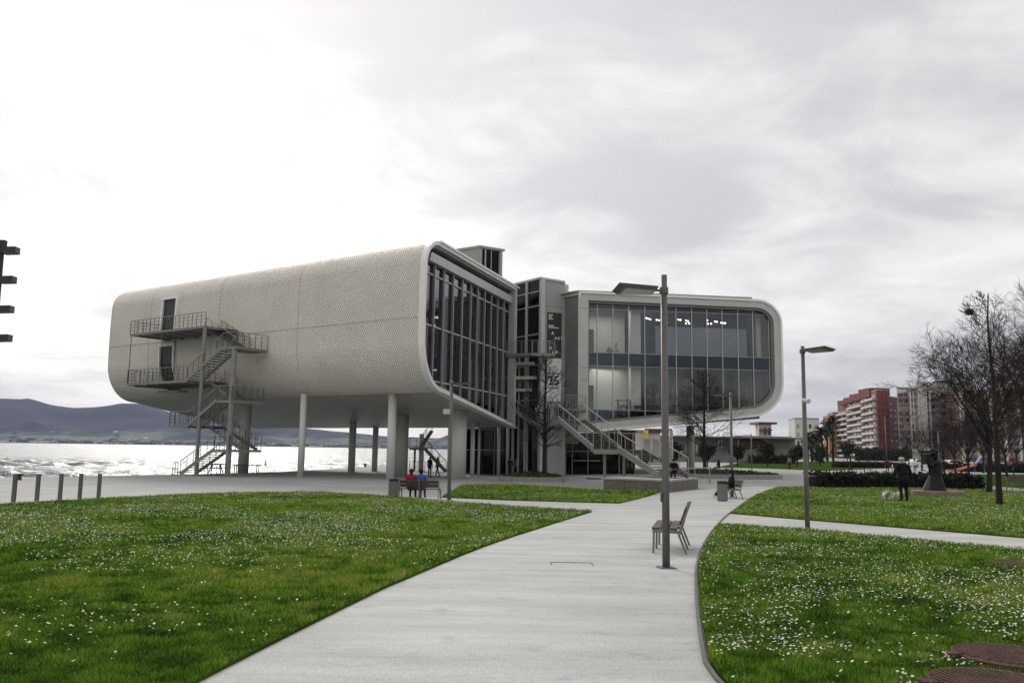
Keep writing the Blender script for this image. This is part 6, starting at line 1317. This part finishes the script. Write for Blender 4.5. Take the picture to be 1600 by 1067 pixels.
p = gnd(1401, 783); dog('small white dog close to the legs of the man in the black coat', (p.x, p.y, p.z + LZ), -1.45, .88, 'white dogs on the lawn')
def on_bench(bn, x, label, **k):
    b = bpy.data.objects[bn]; M4 = Matrix.Translation(b.location) @ Matrix.Rotation(b.rotation_euler.z, 4, 'Z'); v = M4 @ Vector((x, .06, -.0)); return person(label, v, b.rotation_euler.z + math.pi, 'sit', **k)
on_bench('park_bench.001', 1.28, 'person in a red jacket seated on the left of the two on the bench', top='cloth_red', hair='hair_brown', legs='cloth_navy', coat=.03, group='pair seated on the bench')
on_bench('park_bench.001', .86, 'person in a blue jacket seated beside the one in red, dark hair', top='cloth_blue', hair='hair_black', legs='cloth_grey', coat=.03, lean=.12, group='pair seated on the bench')
on_bench('park_bench.002', 1.0, 'woman with long black hair in dark clothes and white shoes seated by the bin', top='cloth_black', legs='cloth_black', hair='hair_black', shoes='cloth_white', long_hair=True, coat=.02, H=1.66, arms='stretch')
p = at(1052, 747, 48.9); person('person in black seated on the plinth beside the foot of the entrance stair', (p.x + .1, 49.0, zp - .1), math.pi - .4, 'sit', top='cloth_black', legs='cloth_black', shoes='cloth_white', H=1.6, lean=.25)
for px, Y, lb, kw in ((797, 80, 'person in black standing by the entrance hall columns', dict(top='cloth_black')), (808, 81.5, 'person in a tan top near the dark entrance hall', dict(top='cloth_tan', hair='hair_brown')), (672, 74, 'person in black standing under the raised wing by the service stair', dict(top='cloth_black')), (684, 75, 'person in grey walking under the raised wing', dict(top='cloth_grey', pose='walk')), (1233.5, 112, 'walker in a tan jacket and dark trousers on the far path', dict(top='cloth_tan', legs='cloth_black', pose='walk', arms='swing')), (1329, 92, 'person in dark jacket with a white bag walking on the far path', dict(top='cloth_navy', legs='cloth_black', pose='walk')), (1386, 100, 'distant person in a maroon coat left of the man with dogs', dict(top='cloth_maroon', legs='cloth_black')), (1394, 101, 'small distant child in white beside the person in maroon', dict(top='cloth_white', legs='cloth_pale_denim', H=1.2)), (1429, 104, 'distant person in a white jacket just right of the man with dogs', dict(top='cloth_white', legs='cloth_grey')), (1583, 92, 'person in dark clothes behind the bench at the right edge', dict(top='cloth_navy', legs='cloth_navy')), (1143, 96, 'distant person in blue behind the planter', dict(top='cloth_navy')), (1123, 97, 'distant person sitting low in dark clothes near the planter', dict(top='cloth_black', pose='sit'))):
    p = onground(px, Y); person(lb, (p.x, p.y, p.z + (.0 if px != 1583 else .03)), random.Random(px).uniform(-.5, 3.4), group='people walking in the park', **kw)
def on_stair(px, u, lb, **kw):
    _, a0, a1, sA, b1, sB = MAIN
    t = u; base = a0.lerp(a1, t) + sA * kw.pop('s', 1.0); d = a1 - a0; person(lb, base + Vector((0, 0, .1)), math.atan2(-d.x, d.y) + (math.pi if kw.pop('down', True) else 0), group='visitors on the entrance stair', **kw)
on_stair(0, .18, 'visitor in a white shirt walking down the entrance stair', top='cloth_white', legs='cloth_black', s=.7, pose='walk'); on_stair(0, .62, 'visitor in blue at the top of the entrance stair', top='cloth_pale_denim', legs='cloth_blue', s=.8)
on_stair(0, .42, 'visitor in maroon on the entrance stair behind the white shirt', top='cloth_maroon', hair='hair_brown', s=1.5); on_stair(0, .05, 'visitor in dark jacket on the middle landing of the entrance stair', top='cloth_navy', s=1.4)
def ground_person(): pass
_, a0, a1, sA, b1, sB = MAIN
v = b1.lerp(a0, .7) + sB * 1.1 + Vector((.3, .5, .02)); person('visitor in black at the head of the lower flight, behind the planter tree', v, math.pi, 'walk', top='cloth_black', legs='cloth_black', group='visitors on the entrance stair')
def statue():
    p = gnd(1463, 778); Y = p.y + 1.3; b = onground(1463, Y); k = Y / FPX
    o = thing('statue', 'dark bronze robed figure holding out a tray on a low round stone base', 'statue', b)
    MB().lathe([(1.0, -.05), (1.0, .28), (.985, .31)], b, 44, 1.25, 1.05).build('stone_base', 'stone_base', o); z = b.z + .3
    def P(px, py, dy=0): q = at(px, py, Y); return Vector((q.x - b.x, dy, q.z - b.z))
    sk = MB(); pts = [P(1461, 768), P(1461, 757), P(1461.5, 745), P(1462, 733), P(1462, 722)]
    vs = []; n = 22
    for i, (q, w) in enumerate(zip(pts, (.58, .45, .32, .28, .30))):
        for j in range(n): a = 6.283 * j / n; r = w * (1 + .13 * math.sin(5 * a + i * .4) * (1 - i * .2)); vs.append((q.x + r * math.cos(a) + b.x, r * .8 * math.sin(a) + b.y, q.z + b.z))
    sk.add(vs, [(i * n + j, i * n + (j + 1) % n, (i + 1) * n + (j + 1) % n, (i + 1) * n + j) for i in range(4) for j in range(n)]); sk.build('robe', 'bronze', o, True)
    J = {'waist': P(1462, 730), 'chest': P(1462, 722), 'neck': P(1461, 718), 'head': P(1459, 713), 'crown': P(1458.5, 708), 'shl': P(1456, 722, -.1), 'ell': P(1449, 728, -.35), 'wrl': P(1443, 724, -.45), 'hal': P(1441, 723, -.47), 'shr': P(1468, 722, .1), 'elr': P(1472, 732, .1), 'wrr': P(1468, 740, -.15), 'har': P(1466, 742, -.2)}
    B = [('waist', 'chest'), ('chest', 'neck'), ('neck', 'head'), ('head', 'crown'), ('chest', 'shl'), ('shl', 'ell'), ('ell', 'wrl'), ('wrl', 'hal'), ('chest', 'shr'), ('shr', 'elr'), ('elr', 'wrr'), ('wrr', 'har')]
    me = skin_body(J, B, {'waist': .3, 'chest': .3, 'neck': .11, 'head': .26, 'crown': .22, 'shl': .13, 'ell': .09, 'wrl': .07, 'hal': .07, 'shr': .13, 'elr': .1, 'wrr': .07, 'har': .07}, 'waist', 2); me.materials.append(MT['bronze']); q = bpy.data.objects.new('figure', me); link(q); q.parent = o
    MB().lathe([(.26, -.02), (.28, .03), (.2, .14), (.05, .2)], b + P(1458, 706), 18).build('cap', 'bronze', o, True)
    c = b + P(1440.5, 717, -.45); MB().obox(c, (.3, 0, 0), (0, .5, 0), (0, 0, .5)).build('held_box', 'bronze', o); d = b + P(1448, 706.5, -.3); MB().bar(b + P(1438, 706, -.45), b + P(1459, 707, 0), .42, .12).build('tray', 'bronze', o); MB().bar(b + P(1446, 726, -.4), b + P(1448, 741, -.3), .1, .1).build('staff', 'bronze', o)
statue()

# ================================================================== GRASS AND DAISIES
def inside(poly, x, y):
    r = np.zeros(len(x), bool); n = len(poly); j = n - 1
    for i in range(n):
        xi, yi = poly[i][0], poly[i][1]; xj, yj = poly[j][0], poly[j][1]
        if yi != yj: c = ((yi > y) != (yj > y)) & (x < (xj - xi) * (y - yi) / (yj - yi) + xi); r ^= c
        j = i
    return r
def gz_(x, y): return np.interp(y, KY, KZ) * np.interp(x, [0, 15], [1, .6])
_tab = np.random.default_rng(99).random((128, 128))
def vnoise(x, y, s, ox=0.0):
    x = x * s + ox; y = y * s + ox * 1.7; xi = np.floor(x).astype(int); yi = np.floor(y).astype(int); fx = x - xi; fy = y - yi; fx = fx * fx * (3 - 2 * fx); fy = fy * fy * (3 - 2 * fy); t = _tab
    a = t[xi % 128, yi % 128]; b = t[(xi + 1) % 128, yi % 128]; c = t[xi % 128, (yi + 1) % 128]; d = t[(xi + 1) % 128, (yi + 1) % 128]
    return (a * (1 - fx) + b * fx) * (1 - fy) + (c * (1 - fx) + d * fx) * fy
def scatter(n, y0, y1, pw, rg):
    """points in front of the camera, thinning with distance"""
    u = rg.random(n); k = 1 - pw; y = (y0 ** k + u * (y1 ** k - y0 ** k)) ** (1 / k); x = rg.uniform(-1, 1, n) * (y * .78 + 2.5); return x, y
def grass():
    rg = np.random.default_rng(5); xs, ys = scatter(1150000, 4.6, 62, 1.02, rg); keep = np.zeros(len(xs), bool)
    for L in LAWNS[:4]: keep |= inside(L, xs, ys)
    x, y = xs[keep], ys[keep]; n = len(x); z = gz_(x, y) + .03
    pn = vnoise(x, y, .9, 3) * .6 + vnoise(x, y, 3.1, 9) * .4; f = np.maximum(1, y / 6.5)
    cl0 = vnoise(x, y, 4.3, 71); h = (.014 + .04 * pn + .045 * np.clip(cl0 - .35, 0, 1) * rg.uniform(.5, 1.25, n)) * f ** .35; w = .0042 * f ** .95 * rg.uniform(.7, 1.3, n); a = rg.uniform(0, 6.283, n); la = rg.uniform(0, 6.283, n); ln = h * rg.uniform(.1, .9, n)
    V = np.zeros((n, 3, 3)); dx, dy = np.cos(a) * w, np.sin(a) * w
    V[:, 0] = np.stack([x - dx, y - dy, z], 1); V[:, 1] = np.stack([x + dx, y + dy, z], 1); V[:, 2] = np.stack([x + np.cos(la) * ln, y + np.sin(la) * ln, z + h], 1)
    m = bpy.data.materials.new('grass_blade'); m.use_nodes = True; nt = m.node_tree; b = nt.nodes['Principled BSDF']; N = nt.nodes.new; Lk = nt.links.new
    b.inputs['Roughness'].default_value = .6; b.inputs['Specular IOR Level'].default_value = .12
    at_ = N('ShaderNodeAttribute'); at_.attribute_name = 'tint'; r = N('ShaderNodeValToRGB'); e = r.color_ramp.elements; e[0].position = 0; e[0].color = (.028, .072, .005, 1); e[1].position = 1; e[1].color = (.29, .33, .06, 1); k = r.color_ramp.elements.new(.5); k.color = (.112, .235, .014, 1); k = r.color_ramp.elements.new(.8); k.color = (.17, .30, .026, 1)
    Lk(at_.outputs['Fac'], r.inputs[0]); Lk(r.outputs[0], b.inputs['Base Color']); MT['grass'] = m
    o = np_mesh('grass_blades', V.reshape(-1, 3), np.zeros((0, 4), int), np.arange(n * 3).reshape(-1, 3), 'grass'); o['kind'] = 'stuff'
    big = vnoise(x, y, .33, 21) * .5 + vnoise(x, y, 1.15, 31) * .5; cl = vnoise(x, y, 4.3, 71) * .6 + vnoise(x, y, 9.0, 81) * .4; tint = np.clip((big - .5) * .9 + (cl - .5) * 1.5 + .50 + np.interp(y, [8, 25], [0, .12]) + rg.normal(0, .2, n), 0, 1)
    at2 = o.data.attributes.new('tint', 'FLOAT', 'FACE'); at2.data.foreach_set('value', tint.astype(np.float32))
grass()
def daisies():
    rg = np.random.default_rng(17); xs, ys = scatter(300000, 4.8, 56, .35, rg)
    ro = rg.random(len(xs)); pn = vnoise(xs, ys, .55, 41) * .5 + vnoise(xs, ys, 1.6, 51) * .30 + vnoise(xs, ys, 4.5, 61) * .20
    left = inside(LAWNS[0], xs, ys); right = inside(LAWNS[1], xs, ys); up = inside(LAWNS[2], xs, ys); tri = inside(LAWNS[3], xs, ys)
    dens = np.zeros(len(xs))
    dl = np.clip((pn - .43) * 6, 0.02, 1) * np.interp(ys, [5, 9, 13, 18, 26, 40], [.05, .2, .5, 1.0, 1.6, 1.8]); dr = np.clip((pn - .36) * 4.5, .03, 1) * np.interp(ys, [5, 8, 14, 22], [.95, 1, .7, .75])
    dens[left] = dl[left]; dens[right] = dr[right]; dens[up] = np.clip((pn - .38) * 4.5, .05, 1)[up] * .8; dens[tri] = np.clip((pn - .45) * 4, .04, 1)[tri] * .7
    k = ro < dens * .95; hole = np.ones(len(xs), bool)
    for mo in bpy.data.objects:
        if mo.name.startswith('manhole_cover'): hole &= (xs - mo.location.x) ** 2 + (ys - mo.location.y) ** 2 > .53 ** 2
    k &= hole; x, y = xs[k], ys[k]; n = len(x); z = gz_(x, y) + rg.uniform(.065, .115, n); r = rg.uniform(.007, .0132, n) * np.maximum(1, y / 14) ** .35
    K = 6; V = np.zeros((n, K + 1, 3)); tx, ty = rg.normal(0, .35, n), rg.normal(0, .35, n) - .2
    for i in range(K): a = 6.283 * i / K; V[:, i] = np.stack([x + r * np.cos(a), y + r * np.sin(a), z + r * (np.cos(a) * tx + np.sin(a) * ty)], 1)
    V[:, K] = np.stack([x, y, z - r * .15], 1); b = np.arange(n)[:, None, None] * (K + 1); T = (b + np.array([[i, (i + 1) % K, K] for i in range(K)])[None]).reshape(-1, 3)
    MT['petal'] = mat('daisy_petal', (.74, .73, .66), .7, scale=20, var=.05, spec=.1); MT['daisy_eye'] = mat('daisy_eye', (.55, .38, .04), .7)
    near = y < 14; nn = int(near.sum()); E = np.zeros((nn, 4, 3)); rr = r[near] * .34
    for i in range(4): a = 6.283 * i / 4; E[:, i] = np.stack([x[near] + rr * np.cos(a), y[near] + rr * np.sin(a), z[near] + .003 + rr * (np.cos(a) * tx[near] + np.sin(a) * ty[near])], 1)
    VV = np.concatenate([V.reshape(-1, 3), E.reshape(-1, 3)]); Q = n * (K + 1) + np.arange(nn * 4).reshape(-1, 4); mi = np.concatenate([np.ones(nn), np.zeros(len(T))])
    o = np_mesh('daisies', VV, Q, T, ['petal', 'daisy_eye'], None, mi); o['kind'] = 'stuff'
daisies()
